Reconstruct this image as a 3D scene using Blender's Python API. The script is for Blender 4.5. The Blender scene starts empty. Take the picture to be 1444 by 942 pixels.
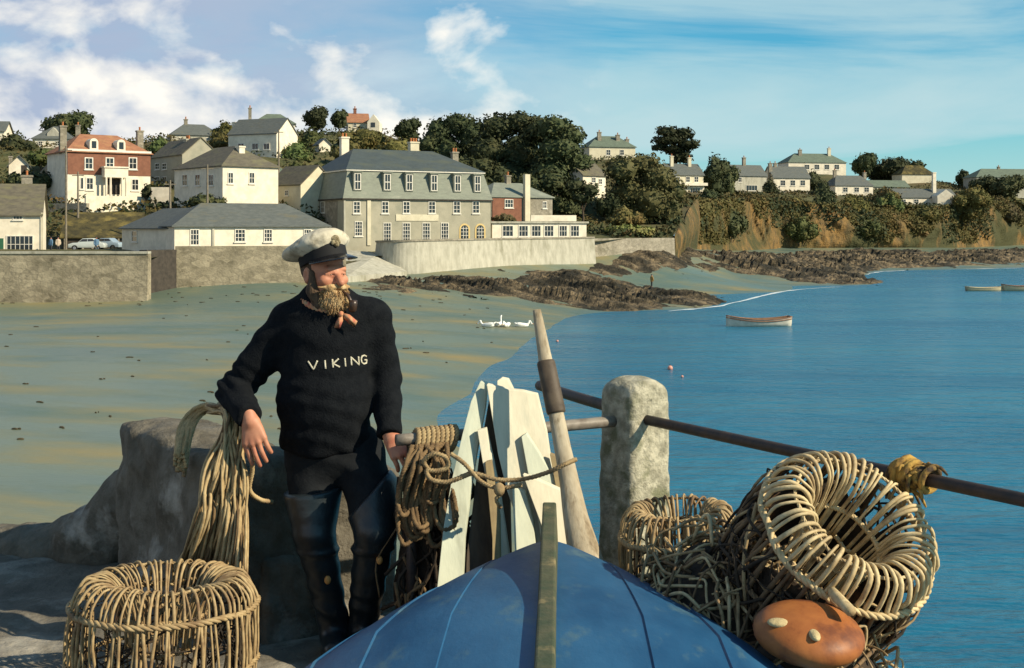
import bpy, bmesh, math, random
import numpy as np
from mathutils import Vector, Matrix
from mathutils.bvhtree import BVHTree

random.seed(11); rng = np.random.default_rng(11)
S = bpy.context.scene
COL = S.collection
F, CX, HY, EYE = 1750.0, 722.0, 322.0, 8.6     # focal length in photo pixels, centre column, horizon row, eye height
QZ = 6.82                                       # top of the quay above low water

# ---------------------------------------------------------------- camera
cam = bpy.data.cameras.new('camera'); cam_o = bpy.data.objects.new('camera', cam); COL.objects.link(cam_o)
cam.sensor_width = 36; cam.lens = 36 * F / 1444; cam.shift_y = -(471 - HY) / 1444
cam.clip_start = 0.1; cam.clip_end = 6000
cam_o.location = (0, 0, EYE); cam_o.rotation_euler = (math.pi / 2, 0, 0)
S.camera = cam_o

# ---------------------------------------------------------------- daylight
SUN_AZ, SUN_EL = 66.0, 33.0      # degrees: azimuth from behind the camera towards the right, elevation
sd = Vector((math.cos(math.radians(SUN_EL)) * math.sin(math.radians(SUN_AZ)),
             -math.cos(math.radians(SUN_EL)) * math.cos(math.radians(SUN_AZ)), math.sin(math.radians(SUN_EL))))
sun = bpy.data.lights.new('sun', 'SUN'); sun.energy = 5.0; sun.angle = math.radians(0.5); sun.color = (1.0, 0.86, 0.63)
sun_o = bpy.data.objects.new('sun', sun); COL.objects.link(sun_o); sun_o.location = (40, -30, 60)
sun_o.rotation_euler = sd.to_track_quat('Z', 'Y').to_euler()
S.view_settings.view_transform = 'Standard'; S.view_settings.look = 'None'
S.view_settings.exposure = 0.45; S.view_settings.gamma = 1.0; S.view_settings.use_curve_mapping = False

W = bpy.data.worlds.new('World'); S.world = W; W.use_nodes = True
nt = W.node_tree; N = nt.nodes; Lk = nt.links
bg = N['Background']
sky = N.new('ShaderNodeTexSky'); sky.sky_type = 'NISHITA'; sky.sun_disc = False
sky.sun_elevation = math.radians(SUN_EL); sky.sun_rotation = math.atan2(sd.x, sd.y)
sky.air_density = 1.0; sky.dust_density = 0.3; sky.ozone_density = 3.0
tc = N.new('ShaderNodeTexCoord')
def nmath(op, a, b=None, clamp=False):
    n = N.new('ShaderNodeMath'); n.operation = op; n.use_clamp = clamp
    for i, v in enumerate((a, b)):
        if v is None: continue
        if isinstance(v, (int, float)): n.inputs[i].default_value = v
        else: Lk.new(v, n.inputs[i])
    return n.outputs[0]
def nramp(fac, stops):
    n = N.new('ShaderNodeValToRGB'); el = n.color_ramp.elements
    while len(el) < len(stops): el.new(0.5)
    for e, (p, c) in zip(el, stops):
        e.position = p; e.color = (c, c, c, 1) if isinstance(c, (int, float)) else (*c, 1)
    Lk.new(fac, n.inputs[0]); return n.outputs[0]
def nnoise(scale, loc, s, detail=6, rough=0.55, dist=0.0):
    m = N.new('ShaderNodeMapping'); m.inputs['Scale'].default_value = scale; m.inputs['Location'].default_value = loc
    Lk.new(tc.outputs['Generated'], m.inputs[0])
    n = N.new('ShaderNodeTexNoise'); n.inputs['Scale'].default_value = s; n.inputs['Detail'].default_value = detail
    n.inputs['Roughness'].default_value = rough; n.inputs['Distortion'].default_value = dist
    Lk.new(m.outputs[0], n.inputs[0]); return n.outputs['Fac']
def nmix(fac, a, b, mode='MIX'):
    n = N.new('ShaderNodeMix'); n.data_type = 'RGBA'; n.blend_type = mode
    for sck, v in ((n.inputs[0], fac), (n.inputs[6], a), (n.inputs[7], b)):
        if isinstance(v, (int, float)): sck.default_value = v
        elif isinstance(v, tuple): sck.default_value = (*v, 1)
        else: Lk.new(v, sck)
    return n.outputs[2]
sep = N.new('ShaderNodeSeparateXYZ'); Lk.new(tc.outputs['Generated'], sep.inputs[0])
sx, sy, sz = sep.outputs
left = nramp(nmath('ADD', nmath('MULTIPLY', sx, 1.4), 0.5, True), [(0.10, 1.0), (0.62, 0.0)])   # 1 over the village, 0 over the bay
blue = nmix(1.0, sky.outputs[0], (0.34, 0.97, 1.06), 'MULTIPLY')
high = nramp(sz, [(0.24, 1.0), (0.5, 0.08)])
# thin streaked cloud, lavender heap cloud on the left, bright cumulus heads low over the hill
n1 = nnoise((1, 1, 5.5), (3.1, 0.4, 0.2), 2.6, 7, 0.56, 0.5)
streak = nmath('MULTIPLY', nramp(n1, [(0.38, 0.0), (0.52, 0.6), (0.68, 0.92)]), high)
n2 = nnoise((1, 1, 2.2), (8.3, 1.0, 4.6), 4.2, 7, 0.56, 0.3)
heap = nmath('MULTIPLY', nmath('MULTIPLY', nramp(n2, [(0.28, 0.0), (0.44, 0.85), (0.6, 1.0)]), left), high)
n3 = nnoise((1, 1, 1.5), (1.7, 5.0, 2.15), 12.0, 8, 0.52, 0.2)
low = nramp(sz, [(0.085, 1.0), (0.15, 0.0)])
n3b = nmath('ADD', n3, nmath('MULTIPLY', nmath('MULTIPLY', low, left), 0.20))
puff = nmath('MULTIPLY', nramp(n3b, [(0.53, 0.0), (0.61, 0.5), (0.70, 0.95)]), nramp(left, [(0.0, 0.0), (0.3, 1.0)]))
c_streak = nmix(left, (4.6, 6.3, 6.6), (4.3, 4.9, 6.0))
c_heap = nmix(nramp(n2, [(0.5, 0.0), (0.66, 1.0)]), (3.6, 4.3, 5.7), (5.9, 6.7, 7.2))
streak = nmath('MAXIMUM', streak, nramp(sz, [(0.02, 0.75), (0.10, 0.0)]))
col = nmix(streak, blue, c_streak)
col = nmix(heap, col, c_heap)
col = nmix(puff, col, (9.6, 9.2, 8.3))
Lk.new(col, bg.inputs[0]); bg.inputs[1].default_value = 0.084

# ---------------------------------------------------------------- helpers
def P(px, py, Y): return Vector(((px - CX) / F * Y, Y, EYE - (py - HY) / F * Y))
def PX(px, Y): return (px - CX) / F * Y
def PZ(py, Y): return EYE - (py - HY) / F * Y

def h3(i, j, k, s):
    n = (i * 374761393 + j * 668265263 + k * 2147483647 + s * 974634533) & 0xffffffff
    n = ((n ^ (n >> 13)) * 1274126177) & 0xffffffff
    return ((n ^ (n >> 16)) & 0xffff) / 65535.0
def vnoise(x, y, z, seed=0):
    x, y, z = np.broadcast_arrays(np.asarray(x, float), np.asarray(y, float), np.asarray(z, float))
    xi, yi, zi = (np.floor(a).astype(np.int64) for a in (x, y, z))
    u, v, w = x - xi, y - yi, z - zi
    u, v, w = (a * a * (3 - 2 * a) for a in (u, v, w))
    r = 0
    for a in (0, 1):
        for b in (0, 1):
            for c in (0, 1):
                r = r + h3(xi + a, yi + b, zi + c, seed) * (u if a else 1 - u) * (v if b else 1 - v) * (w if c else 1 - w)
    return r
def fbm(x, y, z, seed=0, oct=4):
    r, amp, tot, s = 0, 1.0, 0, 1.0
    for o in range(oct):
        r = r + amp * (vnoise(x * s, y * s, z * s, seed + o) - 0.5); tot += amp; amp *= 0.5; s *= 2.03
    return r / tot * 2

def mesh_np(name, v, f, mats, parent=None, smooth=False):
    """v (n,3) array, f (m,4 or 3) array"""
    v = np.asarray(v, np.float32); f = np.asarray(f, np.int32)
    me = bpy.data.meshes.new(name); k = f.shape[1]
    me.vertices.add(len(v)); me.vertices.foreach_set('co', v.ravel())
    me.loops.add(f.size); me.loops.foreach_set('vertex_index', f.ravel())
    me.polygons.add(len(f)); me.polygons.foreach_set('loop_start', np.arange(0, f.size, k, dtype=np.int32))
    me.polygons.foreach_set('loop_total', np.full(len(f), k, np.int32))
    me.polygons.foreach_set('use_smooth', np.full(len(f), smooth))
    me.update(calc_edges=True); me.validate()
    for m in (mats if isinstance(mats, (list, tuple)) else [mats]): me.materials.append(m)
    o = bpy.data.objects.new(name, me); COL.objects.link(o)
    if parent is not None: o.parent = parent
    return o

class MB:
    def __init__(s, origin=(0, 0, 0)): s.v = []; s.f = []; s.m = []; s.o = Vector(origin)
    def add(s, vs, fs, mi=0):
        b = len(s.v); s.v += [tuple(Vector(v) - s.o) for v in vs]; s.f += [[b + i for i in f] for f in fs]; s.m += [mi] * len(fs); return s
    def prism(s, poly, vec, mi=0):
        n = len(poly); vec = Vector(vec); a = [Vector(p) for p in poly]; b = [p + vec for p in a]
        fs = [list(range(n))[::-1], [n + i for i in range(n)]] + [[i, (i + 1) % n, n + (i + 1) % n, n + i] for i in range(n)]
        return s.add(a + b, fs, mi)
    def obox(s, c, ux, uy, uz, mi=0):
        c, ux, uy, uz = map(Vector, (c, ux, uy, uz))
        return s.prism([c - ux - uy - uz, c + ux - uy - uz, c + ux + uy - uz, c - ux + uy - uz], uz * 2, mi)
    def box(s, c, size, rz=0.0, mi=0):
        a = math.cos(rz); b = math.sin(rz)
        return s.obox(c, Vector((a, b, 0)) * size[0] / 2, Vector((-b, a, 0)) * size[1] / 2, Vector((0, 0, size[2] / 2)), mi)
    def tube(s, pts, r, n=6, closed=False, mi=0, flat=None):
        pts = [Vector(p) for p in pts]; k = len(pts)
        rs = r if isinstance(r, (list, tuple)) else [r] * k
        vs = []; up = None
        for i, p in enumerate(pts):
            t = (pts[(i + 1) % k] - pts[i - 1]) if closed else (pts[min(i + 1, k - 1)] - pts[max(i - 1, 0)])
            if t.length < 1e-9: t = Vector((0, 0, 1))
            t.normalize()
            if up is None: up = Vector((0, 0, 1)) if abs(t.z) < 0.9 else Vector((1, 0, 0))
            up = up - t * up.dot(t)
            if up.length < 1e-5: up = t.orthogonal()
            up.normalize(); w = t.cross(up)
            for j in range(n):
                a = 2 * math.pi * j / n
                vs.append(p + (up * math.cos(a) + w * math.sin(a) * (flat or 1)) * rs[i])
        fs = []
        for i in range(k if closed else k - 1):
            i2 = (i + 1) % k
            for j in range(n): fs.append([i * n + j, i * n + (j + 1) % n, i2 * n + (j + 1) % n, i2 * n + j])
        if not closed: fs += [list(range(n))[::-1], [(k - 1) * n + j for j in range(n)]]
        return s.add(vs, fs, mi)
    def rope(s, pts, r, turns=12, strands=3, n=5, closed=False, sub=None):
        pts = resample(pts, sub or max(len(pts), int(turns * 6)), closed)
        k = len(pts); fr = []; up = None
        for i in range(k):
            t = (pts[(i + 1) % k] - pts[i - 1]) if closed else (pts[min(i + 1, k - 1)] - pts[max(i - 1, 0)])
            t.normalize()
            if up is None: up = t.orthogonal()
            up = up - t * up.dot(t); up.normalize(); fr.append((up.copy(), t.cross(up)))
        for q in range(strands):
            line = []
            for i in range(k):
                a = 2 * math.pi * (turns * i / (k if closed else k - 1) + q / strands)
                line.append(pts[i] + (fr[i][0] * math.cos(a) + fr[i][1] * math.sin(a)) * r * 0.5)
            s.tube(line, r * 0.56, n, closed)
        return s
    def ell(s, c, r, seg=16, rings=10, rot=None, mi=0):
        c = Vector(c); vs = []
        for i in range(rings + 1):
            th = math.pi * i / rings
            for j in range(seg):
                ph = 2 * math.pi * j / seg
                p = Vector((r[0] * math.sin(th) * math.cos(ph), r[1] * math.sin(th) * math.sin(ph), r[2] * math.cos(th)))
                vs.append(c + (rot @ p if rot else p))
        fs = [[i * seg + j, (i + 1) * seg + j, (i + 1) * seg + (j + 1) % seg, i * seg + (j + 1) % seg] for i in range(rings) for j in range(seg)]
        return s.add(vs, fs, mi)
    def build(s, name, mats, parent=None, smooth=False, bevel=0):
        me = bpy.data.meshes.new(name); me.from_pydata(s.v, [], s.f)
        for m in (mats if isinstance(mats, (list, tuple)) else [mats]): me.materials.append(m)
        me.polygons.foreach_set('material_index', s.m)
        bm = bmesh.new(); bm.from_mesh(me); bmesh.ops.remove_doubles(bm, verts=bm.verts, dist=1e-6)
        bmesh.ops.recalc_face_normals(bm, faces=bm.faces); bm.to_mesh(me); bm.free()
        me.polygons.foreach_set('use_smooth', [smooth] * len(me.polygons)); me.update()
        o = bpy.data.objects.new(name, me); COL.objects.link(o)
        if parent is not None: o.parent = parent
        if bevel:
            b = o.modifiers.new('bevel', 'BEVEL'); b.width = bevel; b.segments = 2; b.limit_method = 'ANGLE'
        return o

def resample(pts, n, closed=False):
    """Catmull-Rom through pts, n points"""
    p = [Vector(q) for q in pts]; k = len(p); out = []
    if closed: g = lambda i: p[i % k]
    else:
        def g(i):
            if i < 0: return p[0] * 2 - p[1]
            if i >= k: return p[-1] * 2 - p[-2]
            return p[i]
    segs = k if closed else k - 1
    for a in range(n):
        t = a / n * segs if closed else a / (n - 1) * segs
        i = min(int(t), segs - 1); u = t - i
        p0, p1, p2, p3 = g(i - 1), g(i), g(i + 1), g(i + 2)
        out.append(0.5 * ((2 * p1) + (p2 - p0) * u + (2 * p0 - 5 * p1 + 4 * p2 - p3) * u * u + (3 * p1 - p0 - 3 * p2 + p3) * u ** 3))
    return out

def tag(o, label=None, cat=None, group=None, kind=None):
    if label: o['label'] = label
    if cat: o['category'] = cat
    if group: o['group'] = group
    if kind: o['kind'] = kind
    elif label: o['kind'] = 'thing'
    return o
def empty(name, loc, label, cat, group=None, rot=None):
    o = bpy.data.objects.new(name, None); COL.objects.link(o); o.location = loc; o.empty_display_size = 0.2
    if rot is not None: o.rotation_euler = rot
    return tag(o, label, cat, group)

# ---------------------------------------------------------------- materials
def mat(name, c1, c2=None, scale=4.0, rough=0.8, bump=0.0, bscale=None, c3=None, s3=0.6, spec=0.3, stretch=(1, 1, 1), lo=0.38, hi=0.62,
        lo3=0.5, hi3=0.68, detail=6, metal=0.0, coat=0.0, bdist=0.02, world=False, sheen=0.0, trans=0.0, rough2=None, vor=None, objvar=0.0):
    m = bpy.data.materials.new(name); m.use_nodes = True; t = m.node_tree; b = t.nodes['Principled BSDF']
    b.inputs['Roughness'].default_value = rough; b.inputs['Specular IOR Level'].default_value = spec; b.inputs['Metallic'].default_value = metal
    b.inputs['Coat Weight'].default_value = coat; b.inputs['Sheen Weight'].default_value = sheen
    tcn = t.nodes.new('ShaderNodeTexCoord'); mp = t.nodes.new('ShaderNodeMapping'); mp.inputs['Scale'].default_value = stretch
    if world:
        g = t.nodes.new('ShaderNodeNewGeometry'); t.links.new(g.outputs['Position'], mp.inputs[0])
    else: t.links.new(tcn.outputs['Object'], mp.inputs[0])
    def noise(s, d=detail):
        n = t.nodes.new('ShaderNodeTexNoise'); n.inputs['Scale'].default_value = s; n.inputs['Detail'].default_value = d
        n.inputs['Roughness'].default_value = 0.62; t.links.new(mp.outputs[0], n.inputs[0]); return n.outputs['Fac']
    def rng_(x, a, bb):
        n = t.nodes.new('ShaderNodeMapRange'); n.inputs[1].default_value = a; n.inputs[2].default_value = bb; t.links.new(x, n.inputs[0]); return n.outputs[0]
    def mix(f, a, bb):
        n = t.nodes.new('ShaderNodeMix'); n.data_type = 'RGBA'; t.links.new(f, n.inputs[0])
        for sck, v in ((n.inputs[6], a), (n.inputs[7], bb)):
            if isinstance(v, tuple): sck.default_value = (*v, 1)
            else: t.links.new(v, sck)
        return n.outputs[2]
    cur = c1
    if c2 is not None:
        fac = rng_(noise(scale), lo, hi); cur = mix(fac, c1, c2)
        if rough2 is not None:
            n = t.nodes.new('ShaderNodeMapRange'); n.inputs[3].default_value = rough; n.inputs[4].default_value = rough2
            t.links.new(fac, n.inputs[0]); t.links.new(n.outputs[0], b.inputs['Roughness'])
    if c3 is not None: cur = mix(rng_(noise(s3), lo3, hi3), cur, c3)
    if vor:
        vn = t.nodes.new('ShaderNodeTexVoronoi'); vn.feature = 'DISTANCE_TO_EDGE'; vn.inputs['Scale'].default_value = vor; vm = t.nodes.new('ShaderNodeMapping'); vm.inputs['Scale'].default_value = (0.75, 0.75, 1.35)
        t.links.new(tcn.outputs['Object'], vm.inputs[0]); t.links.new(vm.outputs[0], vn.inputs[0]); cur = mix(rng_(vn.outputs['Distance'], 0.09, 0.0), cur, tuple(c * 0.62 for c in c1))
        vc = t.nodes.new('ShaderNodeTexVoronoi'); vc.inputs['Scale'].default_value = vor; t.links.new(vm.outputs[0], vc.inputs[0]); sp_ = t.nodes.new('ShaderNodeSeparateColor'); t.links.new(vc.outputs['Color'], sp_.inputs[0])
        cur = mix(rng_(sp_.outputs[0], 0.5, 1.9), cur, tuple(min(1, c * 1.5) for c in c1))
    if objvar:
        oi = t.nodes.new('ShaderNodeObjectInfo'); hv = t.nodes.new('ShaderNodeHueSaturation'); mr = t.nodes.new('ShaderNodeMapRange'); mr.inputs[3].default_value = 1 - objvar; mr.inputs[4].default_value = 1 + objvar
        t.links.new(oi.outputs['Random'], mr.inputs[0]); t.links.new(mr.outputs[0], hv.inputs['Value']); mh = t.nodes.new('ShaderNodeMapRange'); mh.inputs[3].default_value = 0.47; mh.inputs[4].default_value = 0.515
        m3 = t.nodes.new('ShaderNodeMath'); m3.operation = 'FRACT'; m4 = t.nodes.new('ShaderNodeMath'); m4.operation = 'MULTIPLY'; m4.inputs[1].default_value = 7.31; t.links.new(oi.outputs['Random'], m4.inputs[0]); t.links.new(m4.outputs[0], m3.inputs[0]); t.links.new(m3.outputs[0], mh.inputs[0]); t.links.new(mh.outputs[0], hv.inputs['Hue'])
        t.links.new(cur, hv.inputs['Color']); cur = hv.outputs[0]
    if isinstance(cur, tuple): b.inputs['Base Color'].default_value = (*cur, 1)
    else: t.links.new(cur, b.inputs['Base Color'])
    if bump:
        bn = t.nodes.new('ShaderNodeBump'); bn.inputs['Strength'].default_value = bump; bn.inputs['Distance'].default_value = bdist
        t.links.new(noise(bscale or scale * 2), bn.inputs['Height']); t.links.new(bn.outputs[0], b.inputs['Normal'])
    return m

# ---------------------------------------------------------------- distance fields to smooth meshes
def surface_net(Fd, org, h):
    nx, ny, nz = Fd.shape; ins = Fd < 0
    cnt = np.zeros((nx - 1, ny - 1, nz - 1), np.int32); pos = np.zeros((nx - 1, ny - 1, nz - 1, 3))
    cor = [(a, b, c) for a in (0, 1) for b in (0, 1) for c in (0, 1)]
    sl = lambda o: tuple(slice(o[d], Fd.shape[d] - 1 + o[d]) for d in range(3))
    tot = sum(ins[sl(o)].astype(np.int8) for o in cor); act = (tot > 0) & (tot < 8)
    idx = np.argwhere(act); vals = {o: Fd[idx[:, 0] + o[0], idx[:, 1] + o[1], idx[:, 2] + o[2]] for o in cor}
    acc = np.zeros((len(idx), 3)); num = np.zeros(len(idx))
    for o in cor:
        for d in range(3):
            if o[d]: continue
            o2 = list(o); o2[d] = 1; o2 = tuple(o2); a, b = vals[o], vals[o2]; m = (a < 0) != (b < 0)
            t = np.where(m, a / np.where(m, a - b, 1), 0); p = np.tile(np.array(o, float), (len(idx), 1)); p[:, d] = t
            acc += p * m[:, None]; num += m
    verts = np.array(org) + h * (idx + acc / num[:, None])
    vid = -np.ones(act.shape, np.int64); vid[act] = np.arange(len(idx)); quads = []
    for d in range(3):
        e1, e2 = [x for x in range(3) if x != d]
        a = ins; b = np.roll(ins, -1, axis=d); m = a != b
        g = np.argwhere(m); g = g[(g[:, d] < Fd.shape[d] - 1) & (g[:, e1] > 0) & (g[:, e2] > 0) & (g[:, e1] < Fd.shape[e1] - 1) & (g[:, e2] < Fd.shape[e2] - 1)]
        q = []
        for (i, j) in ((-1, -1), (0, -1), (0, 0), (-1, 0)):
            c = g.copy(); c[:, e1] += i; c[:, e2] += j; q.append(vid[c[:, 0], c[:, 1], c[:, 2]])
        q = np.stack(q, 1); flip = ins[g[:, 0], g[:, 1], g[:, 2]] ^ (d == 1)
        q[~flip] = q[~flip][:, ::-1]; quads.append(q)
    return verts, np.concatenate(quads)
def sdf_mesh(fn, lo, hi, h):
    lo = np.array(lo, float); hi = np.array(hi, float); n = np.ceil((hi - lo) / h).astype(int) + 1
    ax = [lo[d] + h * np.arange(n[d]) for d in range(3)]
    X, Y, Z = np.meshgrid(*ax, indexing='ij', sparse=True)
    D = np.ascontiguousarray(np.broadcast_to(fn(X, Y, Z), tuple(n))).copy()
    D[0], D[-1] = np.maximum(D[0], h), np.maximum(D[-1], h); D[:, 0] = np.maximum(D[:, 0], h); D[:, -1] = np.maximum(D[:, -1], h)
    D[:, :, 0] = np.maximum(D[:, :, 0], h); D[:, :, -1] = np.maximum(D[:, :, -1], h)
    return surface_net(D, lo, h)
def cap(X, Y, Z, a, b, ra, rb, sy=1.0):
    a = np.array(a, float); b = np.array(b, float); d = b - a; L = float(d @ d) + 1e-12
    t = np.clip(((X - a[0]) * d[0] + (Y - a[1]) * d[1] + (Z - a[2]) * d[2]) / L, 0, 1)
    return np.sqrt((X - a[0] - t * d[0]) ** 2 + ((Y - a[1] - t * d[1]) / sy) ** 2 + (Z - a[2] - t * d[2]) ** 2) - (ra + (rb - ra) * t)
def ellip(X, Y, Z, c, r):
    r = np.array(r, float)
    k = np.sqrt(((X - c[0]) / r[0]) ** 2 + ((Y - c[1]) / r[1]) ** 2 + ((Z - c[2]) / r[2]) ** 2)
    k2 = np.sqrt(((X - c[0]) / r[0] ** 2) ** 2 + ((Y - c[1]) / r[1] ** 2) ** 2 + ((Z - c[2]) / r[2] ** 2) ** 2) + 1e-9
    return k * (k - 1) / k2
def rbox(X, Y, Z, c, hs, r):
    qx = np.abs(X - c[0]) - hs[0] + r; qy = np.abs(Y - c[1]) - hs[1] + r; qz = np.abs(Z - c[2]) - hs[2] + r
    return np.sqrt(np.maximum(qx, 0) ** 2 + np.maximum(qy, 0) ** 2 + np.maximum(qz, 0) ** 2) + np.minimum(np.maximum(qx, np.maximum(qy, qz)), 0) - r
def smin(a, b, k):
    h = np.clip(0.5 + 0.5 * (b - a) / k, 0, 1); return b + (a - b) * h - k * h * (1 - h)
def smax(a, b, k): return -smin(-a, -b, k)
# ================================================================ THE SETTING
M = {}
M['sand'] = mat('wet_sand', (0.120, 0.160, 0.112), (0.25, 0.20, 0.085), 0.15, 0.36, 0.7, 3.5, c3=(0.095, 0.140, 0.112), s3=0.085, lo3=0.44, hi3=0.60, spec=0.4,  # teal tones put the wet film's sky reflection into the colour
                stretch=(0.7, 1.3, 1), bdist=0.03, rough2=0.75, lo=0.42, hi=0.70)
M['hill'] = mat('hill_ground', (0.055, 0.062, 0.022), (0.11, 0.10, 0.04), 0.25, 0.95, 0.4, 1.5, c3=(0.10, 0.075, 0.035), s3=0.05)
M['rock'] = mat('shore_rock', (0.040, 0.032, 0.019), (0.22, 0.165, 0.095), 0.8, 0.85, 1.0, 1.6, c3=(0.026, 0.022, 0.012), s3=0.22, lo3=0.43, hi3=0.56, bdist=0.6, stretch=(1, 1, 1.6))
M['cliff'] = mat('cliff_rock', (0.25, 0.145, 0.045), (0.10, 0.072, 0.032), 0.6, 0.9, 1.0, 1.8, c3=(0.055, 0.055, 0.02), s3=0.09, lo3=0.42, hi3=0.56, bdist=0.5, stretch=(1, 1, 0.7))
M['road'] = mat('road', (0.10, 0.095, 0.08), (0.15, 0.14, 0.115), 0.6, 0.9)

def rbf_fit(pts, vals, sm=0.0):
    p = np.array(pts) / 50.0; n = len(p)
    r2 = ((p[:, None] - p[None]) ** 2).sum(-1); K = 0.5 * r2 * np.log(r2 + 1e-9) + sm * np.eye(n)
    A = np.zeros((n + 3, n + 3)); A[:n, :n] = K; Q = np.c_[np.ones(n), p]; A[:n, n:] = Q; A[n:, :n] = Q.T
    w = np.linalg.solve(A, np.r_[vals, 0, 0, 0])
    def ev(x, y):
        x, y = np.broadcast_arrays(np.asarray(x, float) / 50, np.asarray(y, float) / 50); r = w[n] + w[n + 1] * x + w[n + 2] * y
        for i in range(n):
            d2 = (x - p[i, 0]) ** 2 + (y - p[i, 1]) ** 2; r = r + w[i] * 0.5 * d2 * np.log(d2 + 1e-9)
        return r
    return ev
shore = [(655, 560), (672, 533), (720, 500), (755, 475), (782, 460), (850, 440), (935, 437), (1000, 432), (1090, 412), (1190, 403), (1236, 401), (1205, 391), (1235, 383), (1444, 377)]
bp, bv = [], []
def bpt(px, Y, z): bp.append((PX(px, Y), Y)); bv.append(z)
for px, py in shore: bpt(px, EYE * F / (py - HY), 0.0)
for px, Y, z in ((690, 45, 0.0), (715, 25, 0.0), (735, 12, 0.0), (400, 12, 0.9), (0, 20, 1.5), (-300, 30, 1.8), (200, 40, 1.0), (0, 70, 1.3), (420, 60, 0.55), (430, 95, 1.2),
                 (-500, 115, 1.8), (-200, 115, 1.7), (0, 115, 1.6), (210, 117, 1.8), (250, 125, 2.7), (430, 127, 3.0), (540, 150, 3.0), (620, 152, 3.2), (740, 162, 3.5),
                 (838, 172, 3.7), (950, 187, 4.3), (970, 208, 4.8), (1000, 235, 4.3), (1100, 290, 3.7), (1300, 319, 3.5), (1444, 385, 3.4), (1800, 420, 3.4), (600, 120, 1.2), (700, 128, 1.0),
                 (850, 152, 1.4), (919, 165, 0.9), (1000, 190, 1.4), (1100, 240, 2.4), (1280, 290, 2.2), (1444, 330, 1.8), (1700, 310, 0.0),
                 (900, 60, -1.2), (1100, 60, -1.8), (850, 20, -1.2), (1444, 60, -2.5), (1000, 110, -1.0), (1250, 130, -1.6), (1444, 180, -2.2), (1300, 190, -0.7), (1444, 240, -0.8), (1800, 200, -2.5)):
    bpt(px, Y, z)
beach_raw = rbf_fit(bp, bv, 0.002)
def beach_z(x, y): return np.clip(beach_raw(x, y), -2.5, 6) + 0.05 * fbm(np.asarray(x) * 0.12, np.asarray(y) * 0.12, 0, 5, 3)

def hit(px, py, fn=beach_z):
    Y = np.arange(8, 520, 0.25); zr = EYE - (py - HY) / F * Y; zz = fn((px - CX) / F * Y, Y)
    i = np.argmax(zr <= zz); 
    if not (zr <= zz).any(): i = len(Y) - 1
    return Vector((PX(px, Y[i]), Y[i], float(zz[i])))

def fan_grid(pxs, Ys, zfn):
    """a ground sheet whose columns fan out from the quay, real size"""
    Yg, pg = np.meshgrid(Ys, pxs, indexing='ij'); X = (pg - CX) / F * Yg; Z = zfn(X, Yg)
    v = np.stack([X, Yg, Z], -1).reshape(-1, 3); n, m = len(Ys), len(pxs)
    i = np.arange(n - 1)[:, None] * m + np.arange(m - 1)[None]
    f = np.stack([i, i + 1, i + m + 1, i + m], -1).reshape(-1, 4); return v, f
Yb = np.concatenate([np.arange(9, 60, 1.2), np.arange(60, 215, 1.0), np.arange(215, 440, 3)])
v, f = fan_grid(np.arange(-700, 2100, 9), Yb, beach_z)
tag(mesh_np('beach', v, f, M['sand'], smooth=True), kind='structure')

# --- water
wm = bpy.data.materials.new('sea_water'); wm.use_nodes = True; t = wm.node_tree; b = t.nodes['Principled BSDF']
b.inputs['Base Color'].default_value = (0.013, 0.148, 0.218, 1); b.inputs['Roughness'].default_value = 0.22; b.inputs['Specular IOR Level'].default_value = 0.42
g = t.nodes.new('ShaderNodeNewGeometry'); prev = None
for sc, strn, dist, rot, st in ((0.55, 0.7, 0.6, 0.5, (0.5, 1.5, 1)), (2.1, 0.7, 0.16, 0.35, (0.6, 1.5, 1)), (0.09, 0.35, 1.2, 0.2, (0.4, 1.6, 1))):
    mp = t.nodes.new('ShaderNodeMapping'); mp.inputs['Scale'].default_value = st; mp.inputs['Rotation'].default_value = (0, 0, rot)
    t.links.new(g.outputs['Position'], mp.inputs[0]); n = t.nodes.new('ShaderNodeTexNoise'); n.inputs['Scale'].default_value = sc; n.inputs['Detail'].default_value = 5
    t.links.new(mp.outputs[0], n.inputs[0]); bn = t.nodes.new('ShaderNodeBump'); bn.inputs['Strength'].default_value = strn; bn.inputs['Distance'].default_value = dist
    t.links.new(n.outputs['Fac'], bn.inputs['Height'])
    if prev: t.links.new(prev.outputs[0], bn.inputs['Normal'])
    prev = bn
t.links.new(prev.outputs[0], b.inputs['Normal']); M['sea'] = wm
mp = t.nodes.new('ShaderNodeMapping'); mp.inputs['Scale'].default_value = (0.4, 1.3, 1); mp.inputs['Rotation'].default_value = (0, 0, 0.3); t.links.new(g.outputs['Position'], mp.inputs[0]); n = t.nodes.new('ShaderNodeTexNoise'); n.inputs['Scale'].default_value = 0.05; n.inputs['Detail'].default_value = 7; n.inputs['Roughness'].default_value = 0.65; t.links.new(mp.outputs[0], n.inputs[0])
rp = t.nodes.new('ShaderNodeValToRGB'); rp.color_ramp.elements[0].position = 0.36; rp.color_ramp.elements[0].color = (0.008, 0.100, 0.180, 1); rp.color_ramp.elements[1].position = 0.64; rp.color_ramp.elements[1].color = (0.020, 0.165, 0.255, 1); t.links.new(n.outputs['Fac'], rp.inputs[0]); t.links.new(rp.outputs[0], b.inputs['Base Color'])
mr = t.nodes.new('ShaderNodeMapRange'); mr.inputs[1].default_value = 0.3; mr.inputs[2].default_value = 0.7; mr.inputs[3].default_value = 0.32; mr.inputs[4].default_value = 0.16; t.links.new(n.outputs['Fac'], mr.inputs[0]); t.links.new(mr.outputs[0], b.inputs['Roughness'])
tag(mesh_np('sea', [(-2500, -300, 0), (2500, -300, 0), (2500, 3000, 0), (-2500, 3000, 0)], [(0, 1, 2, 3)], M['sea']), kind='structure')

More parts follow.
